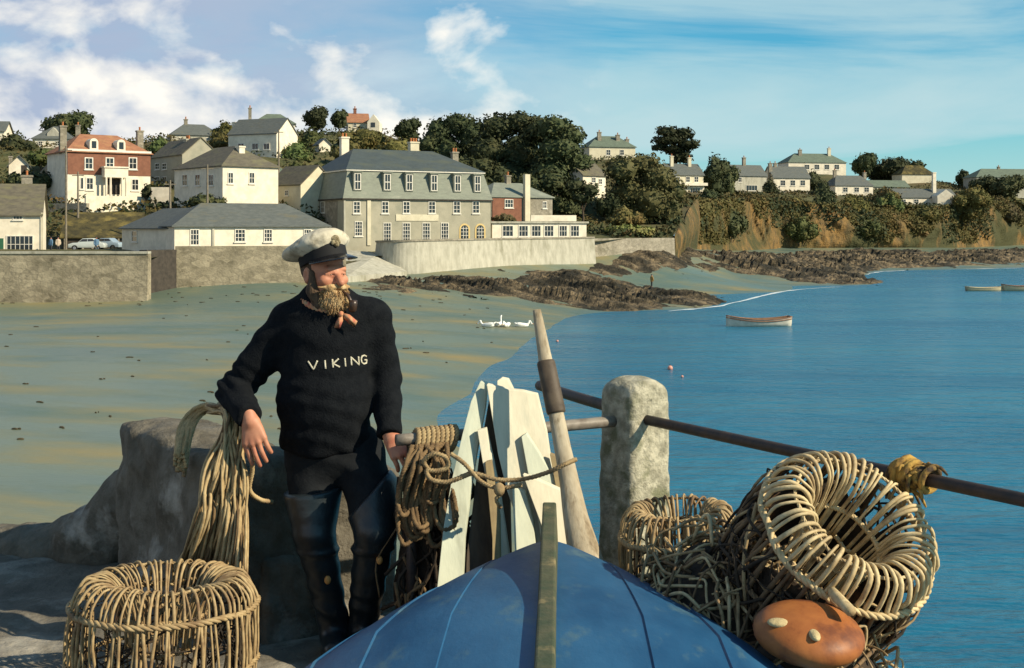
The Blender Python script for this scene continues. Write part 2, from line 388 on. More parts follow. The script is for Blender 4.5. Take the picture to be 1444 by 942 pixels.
# --- hillside: control points (photo column, distance, photo row of the ground)
hc = []
def hpt(px, Y, py=None, z=None): hc.append((PX(px, Y), Y, PZ(py, Y) if z is None else z))
for px in (-700, -400, -150, 50, 150): hpt(px, 118, z=5.7); hpt(px, 150, z=5.8)
for a in ((240, 128, 6.0), (430, 129, 6.2), (330, 145, 6.6), (478, 140, 4.2), (500, 148, 4.4), (520, 157, 4.8), (480, 155, 4.8), (600, 156, 6.6), (640, 175, 7), (838, 174, 6.8), (940, 188, 7.0), (900, 205, 9), (780, 190, 7.5)): hpt(a[0], a[1], z=a[2])
for a in ((-300, 180, 260), (-300, 250, 205), (26, 185, 252), (0, 240, 203), (73, 236, 211), (150, 176, 290), (70, 182, 289), (230, 190, 262), (280, 165, 291), (360, 230, 220),
          (386, 275, 184), (512, 295, 184), (458, 240, 214), (270, 260, 200), (400, 168, 288), (150, 260, 205), (310, 285, 188), (-100, 300, 195), (600, 215, 285), (700, 215, 285), (840, 217, 277),
          (863, 303, 224), (700, 290, 230), (600, 290, 205), (968, 303, 276), (1058, 352, 273), (1115, 358, 273), (1150, 412, 246), (1205, 363, 277), (1250, 378, 267), (1305, 352, 290),
          (1410, 403, 263), (1300, 420, 255), (1000, 400, 246), (1600, 420, 265), (1900, 440, 268), (990, 250, 282), (1040, 275, 284), (1100, 305, 286), (1150, 312, 288), (1200, 318, 290), (1250, 325, 292), (1300, 332, 294), (1370, 362, 294), (1444, 397, 294), (1600, 412, 292), (900, 380, 225), (520, 380, 185), (100, 380, 195)): hpt(*a)
hc = np.array(hc)
def hill_z(x, y):
    x, y = np.broadcast_arrays(np.asarray(x, float), np.asarray(y, float)); num = 0; den = 0
    for cx_, cy_, cz_ in hc:
        w = 1.0 / (((x - cx_) ** 2 + (y - cy_) ** 2 + 30.0) ** 1.6); num = num + w * cz_; den = den + w
    return num / den + 0.25 * fbm(x * 0.08, y * 0.08, 0, 9, 3)
front = [(-700, 117.5), (0, 117.5), (208, 119), (245, 127), (430, 129), (530, 151.5), (620, 154), (838, 174.5), (950, 190), (964, 207), (985, 240), (1045, 272), (1100, 300), (1200, 313), (1300, 327), (1444, 393), (1800, 428), (2100, 440)]
def front_Y(px): return np.interp(px, [a for a, _ in front], [b_ for _, b_ in front])
pxs = np.arange(-700, 2101, 8.0); tt = np.concatenate([np.linspace(0, 1, 56) ** 1.25, [1.35, 2.2, 4.5]])
PXg, Tg = np.meshgrid(pxs, tt); F0 = front_Y(PXg); Yg = F0 + Tg * (330 + np.clip((PXg - 800) / 600, 0, 1) * 130 - F0)
Xg = (PXg - CX) / F * Yg; Zg = hill_z(Xg, np.minimum(Yg, 460)); Zg = np.where(Tg > 1.01, Zg - 3 * (Tg - 1), Zg)
m_ = len(pxs); i = np.arange(len(tt) - 1)[:, None] * m_ + np.arange(m_ - 1)[None]
tag(mesh_np('hillside', np.stack([Xg, Yg, Zg], -1).reshape(-1, 3), np.stack([i, i + 1, i + m_ + 1, i + m_], -1).reshape(-1, 4), M['hill'], smooth=True), kind='structure')

# --- cliff on the far shore
pc = np.concatenate([np.arange(951, 1110, 2.0), np.arange(1110, 2090, 5.0)]); tz = np.linspace(0, 1, 26)
PC, TZ = np.meshgrid(pc, tz); Yt = front_Y(PC) + 1.5; Yf = Yt - np.interp(PC, [951, 985, 1100, 2090], [2.0, 5.0, 6.5, 8.0]) ; Yc = Yf + (Yt - Yf) * TZ ** 1.3
Xc = (PC - CX) / F * Yc; zt = hill_z((PC - CX) / F * Yt, Yt) + 0.1; zf = beach_z((PC - CX) / F * Yf, Yf) - 0.5; Zc = zf + (zt - zf) * TZ
amp = np.sin(np.pi * np.clip(TZ, 0, 1)) ** 0.6; nz = fbm(Xc * 0.12, Yc * 0.12, Zc * 0.1, 3, 5) * 3.6 + fbm(Xc * 0.045, Xc * 0.0 + 2, Zc * 0.06, 4, 3) * 8.0 + np.abs(fbm(Xc * 0.35, Yc * 0.3, Zc * 0.12, 8, 4)) * 2.0
Yc = Yc - amp * nz; m_ = len(pc); i = np.arange(len(tz) - 1)[:, None] * m_ + np.arange(m_ - 1)[None]
tag(mesh_np('cliff', np.stack([Xc, Yc, Zc], -1).reshape(-1, 3), np.stack([i, i + 1, i + m_ + 1, i + m_], -1).reshape(-1, 4), M['cliff'], smooth=False), kind='structure')

# --- rocky foreshore: outlines given as photo points, laid on the beach
R1 = [(500, 378), (545, 377), (570, 392), (700, 391), (790, 384), (842, 372), (905, 362), (955, 352), (985, 354), (945, 378), (900, 388), (830, 392), (880, 400), (925, 414), (1035, 418), (1003, 428), (940, 438), (862, 438), (730, 422), (600, 412), (510, 408)]
R2 = [(958, 372), (985, 354), (1040, 358), (1150, 354), (1300, 356), (1444, 352), (1640, 350), (1640, 366), (1444, 371), (1300, 377), (1235, 382), (1200, 390), (1245, 400), (1190, 401), (1100, 391), (1030, 384)]
def poly_w(poly):
    out = []
    for px, py in poly: out.append(hit(px, py).xy)
    return np.array([[a.x, a.y] for a in out])
def pdist(x, y, poly):
    """signed distance, positive inside"""
    d = np.full(x.shape, 1e9); ins = np.zeros(x.shape, bool); n = len(poly)
    for k in range(n):
        ax, ay = poly[k]; bx, by = poly[(k + 1) % n]; ex, ey = bx - ax, by - ay
        tq = np.clip(((x - ax) * ex + (y - ay) * ey) / (ex * ex + ey * ey + 1e-9), 0, 1); d = np.minimum(d, np.hypot(x - ax - tq * ex, y - ay - tq * ey))
        c = ((ay > y) != (by > y)) & (x < (bx - ax) * (y - ay) / (by - ay + 1e-12) + ax); ins ^= c
    return np.where(ins, d, -d)
def rocks(pxs, Ys, poly, hgt, seed):
    PW = poly_w(poly); Yg, pg = np.meshgrid(Ys, pxs, indexing='ij'); X = (pg - CX) / F * Yg
    dd = pdist(X, Yg, PW) + fbm(X * 0.18, Yg * 0.12, 0, seed, 4) * 4.0
    a = math.radians(-24); u = X * math.cos(a) + Yg * 0.55 * math.sin(a); w_ = -X * math.sin(a) + Yg * 0.55 * math.cos(a)
    ridge = 1 - np.abs(fbm(u * 0.06, w_ * 0.42, 0, seed + 3, 5)) * 2.2; lump = fbm(u * 0.22, w_ * 0.5, 0, seed + 7, 5) + 0.5 * np.abs(fbm(u * 0.5, w_ * 1.3, 0, seed + 11, 4)) - 0.35 * (np.abs(fbm(u * 0.16, w_ * 0.9, 3, seed + 15, 3)) < 0.06)
    env = np.clip(dd / 5.0, -1, 1)
    Z = beach_z(X, Yg) + np.where(env > 0, env ** 0.6, env * 1.5) * hgt * (-0.18 + 1.05 * np.clip(ridge, 0, 1) ** 1.5 + 0.75 * lump) + np.where(env > 0, 0, env) * 0.6
    n, m2 = len(Ys), len(pxs); i = np.arange(n - 1)[:, None] * m2 + np.arange(m2 - 1)[None]; q = np.stack([i, i + 1, i + m2 + 1, i + m2], -1).reshape(-1, 4)
    keep = (env.reshape(-1)[q] > -0.6).any(1); v = np.stack([X, Yg, Z], -1).reshape(-1, 3); q = q[keep]
    us, inv = np.unique(q, return_inverse=True); return v[us], inv.reshape(-1, 4)
v1, f1 = rocks(np.arange(480, 1060, 2.2), np.arange(112, 232, 0.55), R1, 1.0, 21)
v2, f2 = rocks(np.arange(930, 1660, 3.0), np.arange(165, 400, 1.1), R2, 1.2, 33)
tag(mesh_np('rocky_foreshore', np.r_[v1, v2], np.r_[f1, f2 + len(v1)], M['rock'], smooth=False), kind='structure')

# --- thin surf along the tide line of the far beach
M['foam'] = mat('surf_foam', (0.75, 0.78, 0.78), (0.45, 0.55, 0.58), 0.8, 0.7)
fm = MB()
for seq in ([(940, 438.5), (1000, 433), (1040, 426), (1090, 413.5), (1130, 408), (1185, 404.5)], [(1215, 388), (1240, 383.5), (1300, 380.5), (1444, 378)]):
    line = resample([Vector((PX(x, EYE * F / (y - HY)), EYE * F / (y - HY), 0)) for x, y in seq], 60)
    w_ = 0.0; vs = []
    for k, p in enumerate(line):
        w_ = (0.05 + 0.6 * max(0, float(fbm(k * 0.35, seq[0][0], 0, 4, 3)) + 0.3)) * (p.y / 150); e = min(k, 59 - k) / 6; w_ *= min(1, e + 0.05)
        off = 0.9 * float(fbm(k * 0.2, seq[0][0] + 9, 0, 6, 2)); vs += [p + Vector((0.3, -w_ + off, 0.02)), p + Vector((0, w_ + off, 0.02))]
    fm.add(vs, [[2 * k, 2 * k + 2, 2 * k + 3, 2 * k + 1] for k in range(59)])
tag(fm.build('surf', M['foam']), kind='structure')

# --- weed scraps on the sand: nobody could count them
M['weed'] = mat('seaweed', (0.035, 0.03, 0.015), (0.07, 0.05, 0.025), 3)
wb = MB(); random.seed(5)
for k in range(190):
    px = random.uniform(-60, 760) ; py = 425 + 330 * random.random() ** 1.8
    if k > 140: px, py = random.uniform(190, 640), random.uniform(402, 425)
    p = hit(px, py)
    if p.z < 0.08: continue
    L = random.uniform(0.05, 0.2) * (p.y / 70) ** 0.5; a = random.uniform(-0.4, 0.4)
    wb.ell(p + Vector((0, 0, 0.02)), (L, L * random.uniform(0.25, 0.5), 0.05), 7, 4, Matrix.Rotation(a, 3, 'Z'))
    if random.random() < 0.6: wb.ell(p + Vector((L * 0.9, random.uniform(-.2, .2), 0.02)), (L * 0.5, L * 0.2, 0.04), 7, 4)
tag(wb.build('seaweed', M['weed'], smooth=True), 'scraps of dark seaweed scattered over the wet sand', 'seaweed', kind='stuff')
# ================================================================ THE TOWN
M['white'] = mat('white_render', (0.76, 0.69, 0.55), (0.62, 0.56, 0.44), 0.9, 0.85, 0.1, 6, c3=(0.5, 0.46, 0.38), s3=0.5, lo3=0.58, hi3=0.8)
M['cream'] = mat('cream_render', (0.62, 0.57, 0.42), (0.52, 0.47, 0.34), 0.8, 0.85, 0.1, 6)
M['grey'] = mat('grey_render', (0.37, 0.345, 0.26), (0.30, 0.285, 0.215), 0.5, 0.85, 0.15, 5, c3=(0.21, 0.22, 0.17), s3=0.3, lo3=0.52, hi3=0.75)
M['stone'] = mat('grey_stone', (0.30, 0.27, 0.21), (0.20, 0.18, 0.135), 1.6, 0.9, 0.6, 3.0, vor=2.0, c3=(0.13, 0.12, 0.08), s3=0.3, lo3=0.5, hi3=0.7, bdist=0.1)
M['pale_stone'] = mat('pale_stone', (0.44, 0.42, 0.34), (0.33, 0.315, 0.25), 1.2, 0.9, 0.4, 3, c3=(0.20, 0.19, 0.13), s3=0.5, lo3=0.54, hi3=0.72, stretch=(1.3, 1.3, 0.45), bdist=0.06)
M['wall_stone'] = mat('sea_wall_stone', (0.32, 0.275, 0.19), (0.22, 0.19, 0.13), 1.4, 0.9, 0.7, 2.5, vor=1.5, c3=(0.11, 0.095, 0.06), s3=0.28, lo3=0.48, hi3=0.66, bdist=0.12, stretch=(1, 1, 1.3))
M['slate'] = mat('slate_roof', (0.115, 0.125, 0.115), (0.085, 0.095, 0.09), 1.5, 0.75, 0.5, 6, c3=(0.13, 0.12, 0.08), s3=0.5, lo3=0.56, hi3=0.76, stretch=(1, 1, 4), bdist=0.05)
M['blue_slate'] = mat('blue_slate', (0.075, 0.092, 0.09), (0.055, 0.068, 0.068), 1.2, 0.6, 0.4, 6, stretch=(1, 1, 4), bdist=0.04, c3=(0.09, 0.1, 0.075), s3=0.3)
M['hung_slate'] = mat('hung_slate', (0.215, 0.235, 0.185), (0.17, 0.185, 0.15), 1.0, 0.7, 0.5, 5, c3=(0.28, 0.29, 0.23), s3=0.5, lo3=0.56, hi3=0.72, stretch=(1, 1, 3), bdist=0.05)
M['brown_roof'] = mat('brown_roof', (0.135, 0.12, 0.085), (0.095, 0.085, 0.065), 1.2, 0.85, 0.5, 6, stretch=(1, 1, 3), c3=(0.16, 0.15, 0.08), s3=0.4, bdist=0.05)
M['green_roof'] = mat('green_roof', (0.13, 0.165, 0.12), (0.10, 0.125, 0.095), 1.0, 0.8, 0.3, 6, stretch=(1, 1, 3))
M['red_tile'] = mat('red_tile', (0.34, 0.155, 0.085), (0.25, 0.115, 0.065), 1.3, 0.85, 0.5, 6, c3=(0.36, 0.19, 0.09), s3=0.6, stretch=(1, 1, 3), bdist=0.05)
M['brick'] = mat('red_brick', (0.225, 0.10, 0.062), (0.17, 0.075, 0.048), 1.6, 0.9, 0.3, 6)
M['pot'] = mat('clay_pot', (0.45, 0.17, 0.06), (0.34, 0.12, 0.05), 3, 0.85)
M['glass'] = mat('window_glass', (0.02, 0.025, 0.03), None, rough=0.12, spec=0.6)
M['frame'] = mat('white_paint', (0.74, 0.70, 0.60), (0.62, 0.58, 0.5), 2, 0.6)
M['ochre'] = mat('ochre_paint', (0.62, 0.47, 0.20), (0.55, 0.4, 0.17), 2, 0.6)
M['dark'] = mat('timber_and_shade', (0.035, 0.03, 0.025), (0.06, 0.05, 0.04), 2, 0.85)  # dark timber, also the painted shade of shed opening and wall gap
M['moss'] = mat('mossy_roof', (0.085, 0.07, 0.026), (0.038, 0.034, 0.016), 1.1, 0.95, 0.8, 3, c3=(0.22, 0.17, 0.05), s3=0.35, bdist=0.1)
M['greendoor'] = mat('green_door', (0.03, 0.11, 0.06), None, rough=0.5)

class House:
    def __init__(s, name, label, A, B, depth, base, eave, rise, roof='gable', inset=0.0, wm='white', rm='slate', over=0.3, cat='house', group=None, ridge_over=None, deep=3.0):
        """A, B: (photo column, distance) of the two ends of the front; base and eave: photo rows at A (or heights given as 'z')"""
        s.A = Vector((PX(*A), A[1], 0)); s.B = Vector((PX(*B), B[1], 0)); s.u = (s.B - s.A).normalized(); s.L = (s.B - s.A).length
        s.nrm = Vector((s.u.y, -s.u.x, 0)); s.D = depth
        s.zb = PZ(base, A[1]) if not isinstance(base, tuple) else base[0]; s.ze = PZ(eave, A[1]) if not isinstance(eave, tuple) else eave[0]; s.rise = rise
        s.root = empty(name, (s.A + s.B) / 2 + Vector((0, 0, s.zb)), label, cat, group); s.o = s.root.location
        s.over = over; s.wm, s.rm = M[wm], M[rm]; s.roofk = roof; s.inset = inset
        s.box_wall(deep); s.roof_(roof, inset)
    def at(s, x, d, z): return s.A + s.u * x - s.nrm * d + Vector((0, 0, z))
    def box_wall(s, deep):
        b = MB(s.o); L, D = s.L, s.D; zt = s.ze + 0.02
        b.prism([s.at(0, 0, s.zb - deep), s.at(L, 0, s.zb - deep), s.at(L, D, s.zb - deep), s.at(0, D, s.zb - deep)], (0, 0, zt - s.zb + deep))
        r = s.rise - 0.03
        if s.roofk == 'gable':
            b.prism([s.at(0.0, 0, zt), s.at(0.0, D, zt), s.at(0.0, D / 2, zt + r)], s.u * L)
        if s.roofk == 'front':
            b.prism([s.at(0, 0, zt), s.at(L, 0, zt), s.at(L / 2, 0, zt + r)], -s.nrm * D)
        s.wall = b.build('wall', s.wm, s.root)
    def roof_(s, kind, inset):
        b = MB(s.o); L, D, ov, z, r = s.L, s.D, s.over, s.ze, s.rise; t = Vector((0, 0, 0.16))
        if kind == 'gable':
            k = ov * r / (D / 2)
            for d0 in (-ov, D + ov):
                b.prism([s.at(-ov, d0, z - k), s.at(L + ov, d0, z - k), s.at(L + ov, D / 2, z + r), s.at(-ov, D / 2, z + r)], t)
        elif kind == 'front':
            k = ov * r / (L / 2)
            for x0 in (-ov, L + ov):
                b.prism([s.at(x0, -ov, z - k), s.at(x0, D + ov, z - k), s.at(L / 2, D + ov, z + r), s.at(L / 2, -ov, z + r)], t)
        elif kind == 'hip':
            i = inset or D / 2
            e = [s.at(-ov, -ov, z), s.at(L + ov, -ov, z), s.at(L + ov, D + ov, z), s.at(-ov, D + ov, z)]; R1, R2 = s.at(i, D / 2, z + r), s.at(L - i, D / 2, z + r)
            e2 = [p + Vector((0, 0, 0.1)) for p in e]
            b.add(e + e2 + [R1, R2], [[3, 2, 1, 0], [0, 1, 5, 4], [1, 2, 6, 5], [2, 3, 7, 6], [3, 0, 4, 7], [4, 5, 9, 8], [6, 7, 8, 9], [5, 6, 9], [7, 4, 8]])
        elif kind == 'flat':
            b.prism([s.at(-ov, -ov, z + 0.03), s.at(L + ov, -ov, z + 0.03), s.at(L + ov, D + ov, z + 0.03), s.at(-ov, D + ov, z + 0.03)], (0, 0, r))
        elif kind == 'lean':
            b.prism([s.at(-ov, -ov, z), s.at(L + ov, -ov, z), s.at(L + ov, D + ov, z + r), s.at(-ov, D + ov, z + r)], t)
        s.roof = b.build('roof', s.rm, s.root)
        return s
    def face(s, side):
        if side == 'F': return s.A, s.u, s.nrm, s.L
        if side == 'R': return s.at(s.L, 0, 0), -s.nrm, s.u, s.D
        if side == 'L': return s.A, -s.nrm, -s.u, s.D
    def onface(s, px, side):
        o, u, n, L = s.face(side); k = (px - CX) / F; x = (k * o.y - o.x) / (u.x - k * u.y); return x
    def window(s, px0, px1, py0, py1, side='F', nx=2, ny=2, fm='frame', name='window', sill=True, glass='glass', proud=0.07, fw=0.09, label=None, gap=0.0):
        o, u, n, L = s.face(side); x0, x1 = sorted((s.onface(px0, side), s.onface(px1, side))); Ym = (o + u * (x0 + x1) / 2).y
        z0, z1 = PZ(py1, Ym), PZ(py0, Ym); U = u; Z = Vector((0, 0, 1)); o = o + n * gap
        fr = MB(s.o); g = lambda x, z, w, h, t=proud: fr.obox(o + U * x + n * (t / 2 + 0.003) + Z * z, U * w / 2, n * t / 2, Z * h / 2)
        W_, H_ = x1 - x0, z1 - z0
        for x in (x0 + fw / 2, x1 - fw / 2): g(x, (z0 + z1) / 2, fw, H_)
        for z in (z0 + fw / 2, z1 - fw / 2): g((x0 + x1) / 2, z, W_ - 2 * fw, fw)
        for k in range(1, nx): g(x0 + W_ * k / nx, (z0 + z1) / 2, 0.055, H_ - 2 * fw, proud * 0.7)
        for k in range(1, ny): g((x0 + x1) / 2, z0 + H_ * k / ny, W_ - 2 * fw, 0.055, proud * 0.55)
        f_ = fr.build(name, M[fm], s.root)
        if label: f_['label'] = label
        p = MB(s.o); p.obox(o + U * (x0 + x1) / 2 + n * 0.012 + Z * (z0 + z1) / 2, U * (W_ / 2 - fw * 0.6), n * 0.009, Z * (H_ / 2 - fw * 0.6)); p.build('pane', M[glass], f_)
        if sill:
            q = MB(s.o); q.obox(o + U * (x0 + x1) / 2 + n * 0.075 + Z * (z0 - 0.07), U * (W_ / 2 + 0.1), n * 0.072, Z * 0.06); q.build('sill', M[fm], f_)
        return f_
    def slab(s, px0, px1, py0, py1, m, name, side='F', t=0.06, label=None, gap=0.0):
        o, u, n, L = s.face(side); x0, x1 = sorted((s.onface(px0, side), s.onface(px1, side))); Ym = (o + u * (x0 + x1) / 2).y; z0, z1 = PZ(py1, Ym), PZ(py0, Ym)
        b = MB(s.o); b.obox(o + n * (gap + t / 2 + 0.003) + u * (x0 + x1) / 2 + Vector((0, 0, (z0 + z1) / 2)), u * (x1 - x0) / 2, n * t / 2, Vector((0, 0, (z1 - z0) / 2)))
        r = b.build(name, M[m], s.root)
        if label: r['label'] = label
        return r
    def door(s, px0, px1, py0, py1, m='dark', side='F', name='door'):
        d = s.slab(px0, px1, py0, py1, m, name, side, 0.05); return d
    def chimney(s, px, top, base, w=0.8, dfrac=0.5, m='stone', pots=2, dy=None, potm='pot'):
        """px: photo column; rows of the top and of the point where it enters the roof"""
        x = None; k = (px - CX) / F; o = s.at(0, s.D * dfrac, 0); x = (k * o.y - o.x) / (s.u.x - k * s.u.y); c = o + s.u * x; Y = c.y
        zt, zb_ = PZ(top, Y), PZ(base, Y) - 1.2; b = MB(s.o); dp = w * 0.8
        b.obox(c + Vector((0, 0, (zt + zb_) / 2)), s.u * w / 2, s.nrm * dp / 2, Vector((0, 0, (zt - zb_) / 2)))
        b.obox(c + Vector((0, 0, zt - 0.12)), s.u * (w / 2 + 0.09), s.nrm * (dp / 2 + 0.09), Vector((0, 0, 0.1)))
        ch = b.build('chimney', M[m], s.root)
        for q in range(pots):
            pb = MB(s.o); pp = c + s.u * w * ((q + 0.5) / pots - 0.5) * 0.9 + Vector((0, 0, zt - 0.03)); pb.tube([pp, pp + Vector((0, 0, 0.35)), pp + Vector((0, 0, 0.4)), pp + Vector((0, 0, 0.55))], [0.15, 0.12, 0.15, 0.13], 8)
            pb.build('chimney_pot', M[potm], ch)
        return ch

# ---- hotel: walls, hung-slate mansard with dormers, blue slate hipped roof
h = House('hotel', 'large grey hotel with slate-hung top storey and hipped slate roof above the curved terrace wall', (485, 160), (692, 170), 15.5, 362, 281, 0.0, 'none', wm='grey', cat='hotel')
h.roof.name = 'eaves'; bpy.data.objects.remove(h.roof)
zt = h.ze; top = zt + 3.75; L, D = h.L, h.D
def ring(i, z): return [h.at(i, i, z), h.at(L - i, i, z), h.at(L - i, D - i, z), h.at(i, D - i, z)]
def frustum(a, b_): return a + b_, [[3, 2, 1, 0], [4, 5, 6, 7]] + [[k, (k + 1) % 4, 4 + (k + 1) % 4, 4 + k] for k in range(4)]
b = MB(h.o); b.add(*frustum(ring(-0.28, zt - 0.02), ring(-0.28, zt + 0.14))); b.build('cornice', M['dark'], h.root)
b = MB(h.o); b.add(*frustum(ring(-0.2, zt + 0.141), ring(0.75, top))); b.build('mansard', M['hung_slate'], h.root)
b = MB(h.o); b.add(*frustum(ring(0.55, top + 0.003), ring(0.55, top + 0.16))); b.build('gutter', M['frame'], h.root)
b = MB(h.o); e = ring(0.5, top + 0.163); rz_ = PZ(208, 166)
b.add(e + [h.at(4.2, D / 2, rz_), h.at(L - 5.2, D / 2, rz_)], [[3, 2, 1, 0], [0, 1, 5, 4], [2, 3, 4, 5], [1, 2, 5], [3, 0, 4]]); b.build('roof', M['blue_slate'], h.root)
for px in (504, 546, 577, 612, 645, 673):
    x = h.onface(px, 'F'); b = MB(h.o); w = 1.15; z0, z1 = zt + 1.15, top - 0.25
    b.obox(h.at(x, 0.55, (z0 + z1) / 2), h.u * w / 2, h.nrm * 0.62, Vector((0, 0, (z1 - z0) / 2))); b.obox(h.at(x, 0.5, z1 + 0.06), h.u * (w / 2 + 0.1), h.nrm * 0.78, Vector((0, 0, 0.055)))
    dm = b.build('dormer', M['hung_slate'], h.root)
    n_ = h.nrm; fr = MB(h.o); c = h.at(x, -0.07, 0); Z = Vector((0, 0, 1)); gl = MB(h.o)
    for q in (-0.4, 0.0, 0.4): fr.obox(c + h.u * q + n_ * 0.04 + Z * (z0 + z1) / 2, h.u * (0.05 if q else 0.03), n_ * 0.03, Z * ((z1 - z0) / 2 - 0.1))
    for q in (z0 + 0.14, (z0 + z1) / 2, z1 - 0.14): fr.obox(c + n_ * 0.035 + Z * q, h.u * 0.4, n_ * 0.02, Z * 0.05)
    fr.build('window_frame', M['frame'], dm)
    gl.obox(c + n_ * 0.012 + Z * (z0 + z1) / 2, h.u * 0.4, n_ * 0.01, Z * ((z1 - z0) / 2 - 0.12)); gl.build('pane', M['glass'], dm)
for px in (503, 543, 573, 609, 644, 671): h.window(px - 5, px + 5, 284, 301, nx=2, ny=3)
h.window(500, 511, 312, 333, nx=3, ny=4)
for px in (546, 573, 601, 627): h.window(px - 5.5, px + 5.5, 314, 341, nx=3, ny=5, sill=False)
def arched(h, px, py0, py1, w):
    x = h.onface(px, 'F'); o = h.at(x, 0, 0); z0, z1 = PZ(py1, o.y), PZ(py0, o.y); n_ = h.nrm
    outl = lambda r_, zb: [o + h.u * -r_ + Vector((0, 0, zb))] + [o + h.u * r_ * -math.cos(a) + Vector((0, 0, z1 - w / 2 + r_ * math.sin(a))) for a in np.linspace(0, math.pi, 13)] + [o + h.u * r_ + Vector((0, 0, zb))]
    b = MB(h.o); b.prism([p + n_ * 0.004 for p in outl(w / 2 + 0.18, z0 - 0.1)], n_ * 0.05); f_ = b.build('arched_window', M['ochre'], h.root)
    b = MB(h.o); b.prism([p + n_ * 0.056 for p in outl(w / 2 - 0.05, z0)], n_ * 0.012); b.build('pane', M['glass'], f_)
    b = MB(h.o)
    for q in (-0.17, 0.17): b.obox(o + h.u * q * w + n_ * 0.085 + Vector((0, 0, (z0 + z1) / 2 - 0.1)), h.u * 0.03, n_ * 0.015, Vector((0, 0, (z1 - z0) / 2 - 0.15)))
    for q in (0.25, 0.5, 0.75): b.obox(o + n_ * 0.08 + Vector((0, 0, z0 + (z1 - z0) * q)), h.u * (w / 2 - 0.08), n_ * 0.012, Vector((0, 0, 0.03)))
    b.build('glazing_bars', M['frame'], f_)
arched(h, 655, 317, 337, 1.25); arched(h, 677, 317, 337, 1.25)
h.slab(558, 618, 302.5, 311.5, 'cream', 'sign_board', t=0.08); h.slab(517.5, 522.5, 282.5, 346, 'cream', 'downpipe', t=0.14)
h.slab(484.5, 487, 282.5, 360, 'pale_stone', 'corner_strip', t=0.1)
h.slab(430, 476, 284, 341, 'stone', 'side_wall', 'L', 0.02); h.window(452, 458, 284, 300, 'L', 1, 2)
h.chimney(485.5, 193, 216, 1.1, 0.75, 'white', 2); h.chimney(583, 200, 209, 1.3, 0.62, 'cream', 3); h.chimney(641, 214, 224, 0.9, 0.5, 'stone', 2)

# ---- extension right of the hotel and the sun lounge
h = House('annexe', 'low slate-roofed annexe with brick front and tall chimney joined to the right of the hotel', (693, 181), (779, 187), 8, 318, 278, 2.3, 'hip', 3, 'stone', 'hung_slate', cat='annexe')
h.slab(694, 735, 279.5, 312, 'brick', 'brick_front', t=0.1); h.window(711, 723, 281, 293, nx=3, ny=2, gap=0.1); h.slab(737.5, 744.5, 246, 312, 'cream', 'tall_chimney', t=0.6); h.chimney(716, 247, 257, 0.8, 0.5, 'stone', 1)
h.window(765, 771, 284, 294, nx=2, ny=2)
h = House('sun_lounge', 'long white flat-roofed sun lounge with six wide windows on the terrace wall', (694, 170.5), (827, 175.5), 4.5, 337, 315, 0.25, 'flat', wm='white', rm='pale_stone', over=0.25, cat='sun lounge')
for a, c in ((708, 724), (731, 745), (749, 763), (767, 781), (788, 800), (804, 817)): h.window(a, c, 317.5, 334, nx=3, ny=2, fw=0.12)
h.slab(748, 812, 303.5, 311.8, 'white', 'roof_parapet', t=0.2)

# ---- red house
h = House('red_house', 'tall red tile-hung house with orange roof, two white dormers and arched porch', (95, 172), (212, 179), 9.5, 290, 214, 2.9, 'hip', 3.2, 'white', 'red_tile', over=0.35)
h.slab(95, 212, 214.8, 247, 'brick', 'tile_hanging', t=0.07, label='red tile-hung upper storey')
h.slab(94.5, 212.5, 211.8, 214.6, 'frame', 'cornice', t=0.3)
for px in (125, 154.5, 187): h.window(px - 6, px + 6, 222, 239, nx=2, ny=2, gap=0.072, fw=0.13)
h.window(121, 132, 250, 268, nx=2, ny=2, fw=0.14); h.window(185, 196, 252, 269, nx=2, ny=2, fw=0.14); h.window(113, 118, 250, 267, nx=1, ny=1)
b = MB(h.o); x0, x1 = h.onface(143, 'F'), h.onface(176, 'F'); zc = h.zb
for x in (x0 + 0.25, x0 + 0.85, x1 - 0.85, x1 - 0.25): b.tube([h.at(x, -1.3, zc), h.at(x, -1.3, PZ(250, 174))], 0.16, 10)
b.obox(h.at((x0 + x1) / 2, -0.72, PZ(243, 174)), h.u * (x1 - x0) / 2, h.nrm * 0.7, Vector((0, 0, 0.7))); b.obox(h.at((x0 + x1) / 2, -0.72, PZ(235.5, 174)), h.u * ((x1 - x0) / 2 + 0.15), h.nrm * 0.85, Vector((0, 0, 0.1)))
b.build('porch', M['white'], h.root); h.door(151, 169, 252, 274, 'dark')
for px in (133.5, 172):
    x = h.onface(px, 'F'); b = MB(h.o); o = h.at(x, 0.25, 0); z0 = h.ze + 0.3; w = 0.6; outl = [o + h.u * -w + Vector((0, 0, z0))] + [o - h.u * w * math.cos(a) + Vector((0, 0, z0 + 1.15 + w * math.sin(a))) for a in np.linspace(0, math.pi, 11)] + [o + h.u * w + Vector((0, 0, z0))]
    b.prism(outl, -h.nrm * 1.9); dm = b.build('dormer', M['white'], h.root)
    b = MB(h.o); b.obox(o + h.nrm * 0.015 + Vector((0, 0, z0 + 0.85)), h.u * 0.32, h.nrm * 0.01, Vector((0, 0, 0.5))); b.build('pane', M['glass'], dm)
h.chimney(88.5, 177, 205, 0.9, 0.3, 'stone', 1); h.chimney(197, 184, 200, 0.9, 0.6, 'stone', 1)
h = House('house_wing', 'shaded side wing with dark steep roof attached left of the red house', (44, 190), (93, 176), 6, 288, 259, 3.6, 'gable', 0, 'white', 'brown_roof', over=0.2, cat='house wing')
for px in (53, 67): h.window(px - 3, px + 3, 264, 274, nx=1, ny=2)

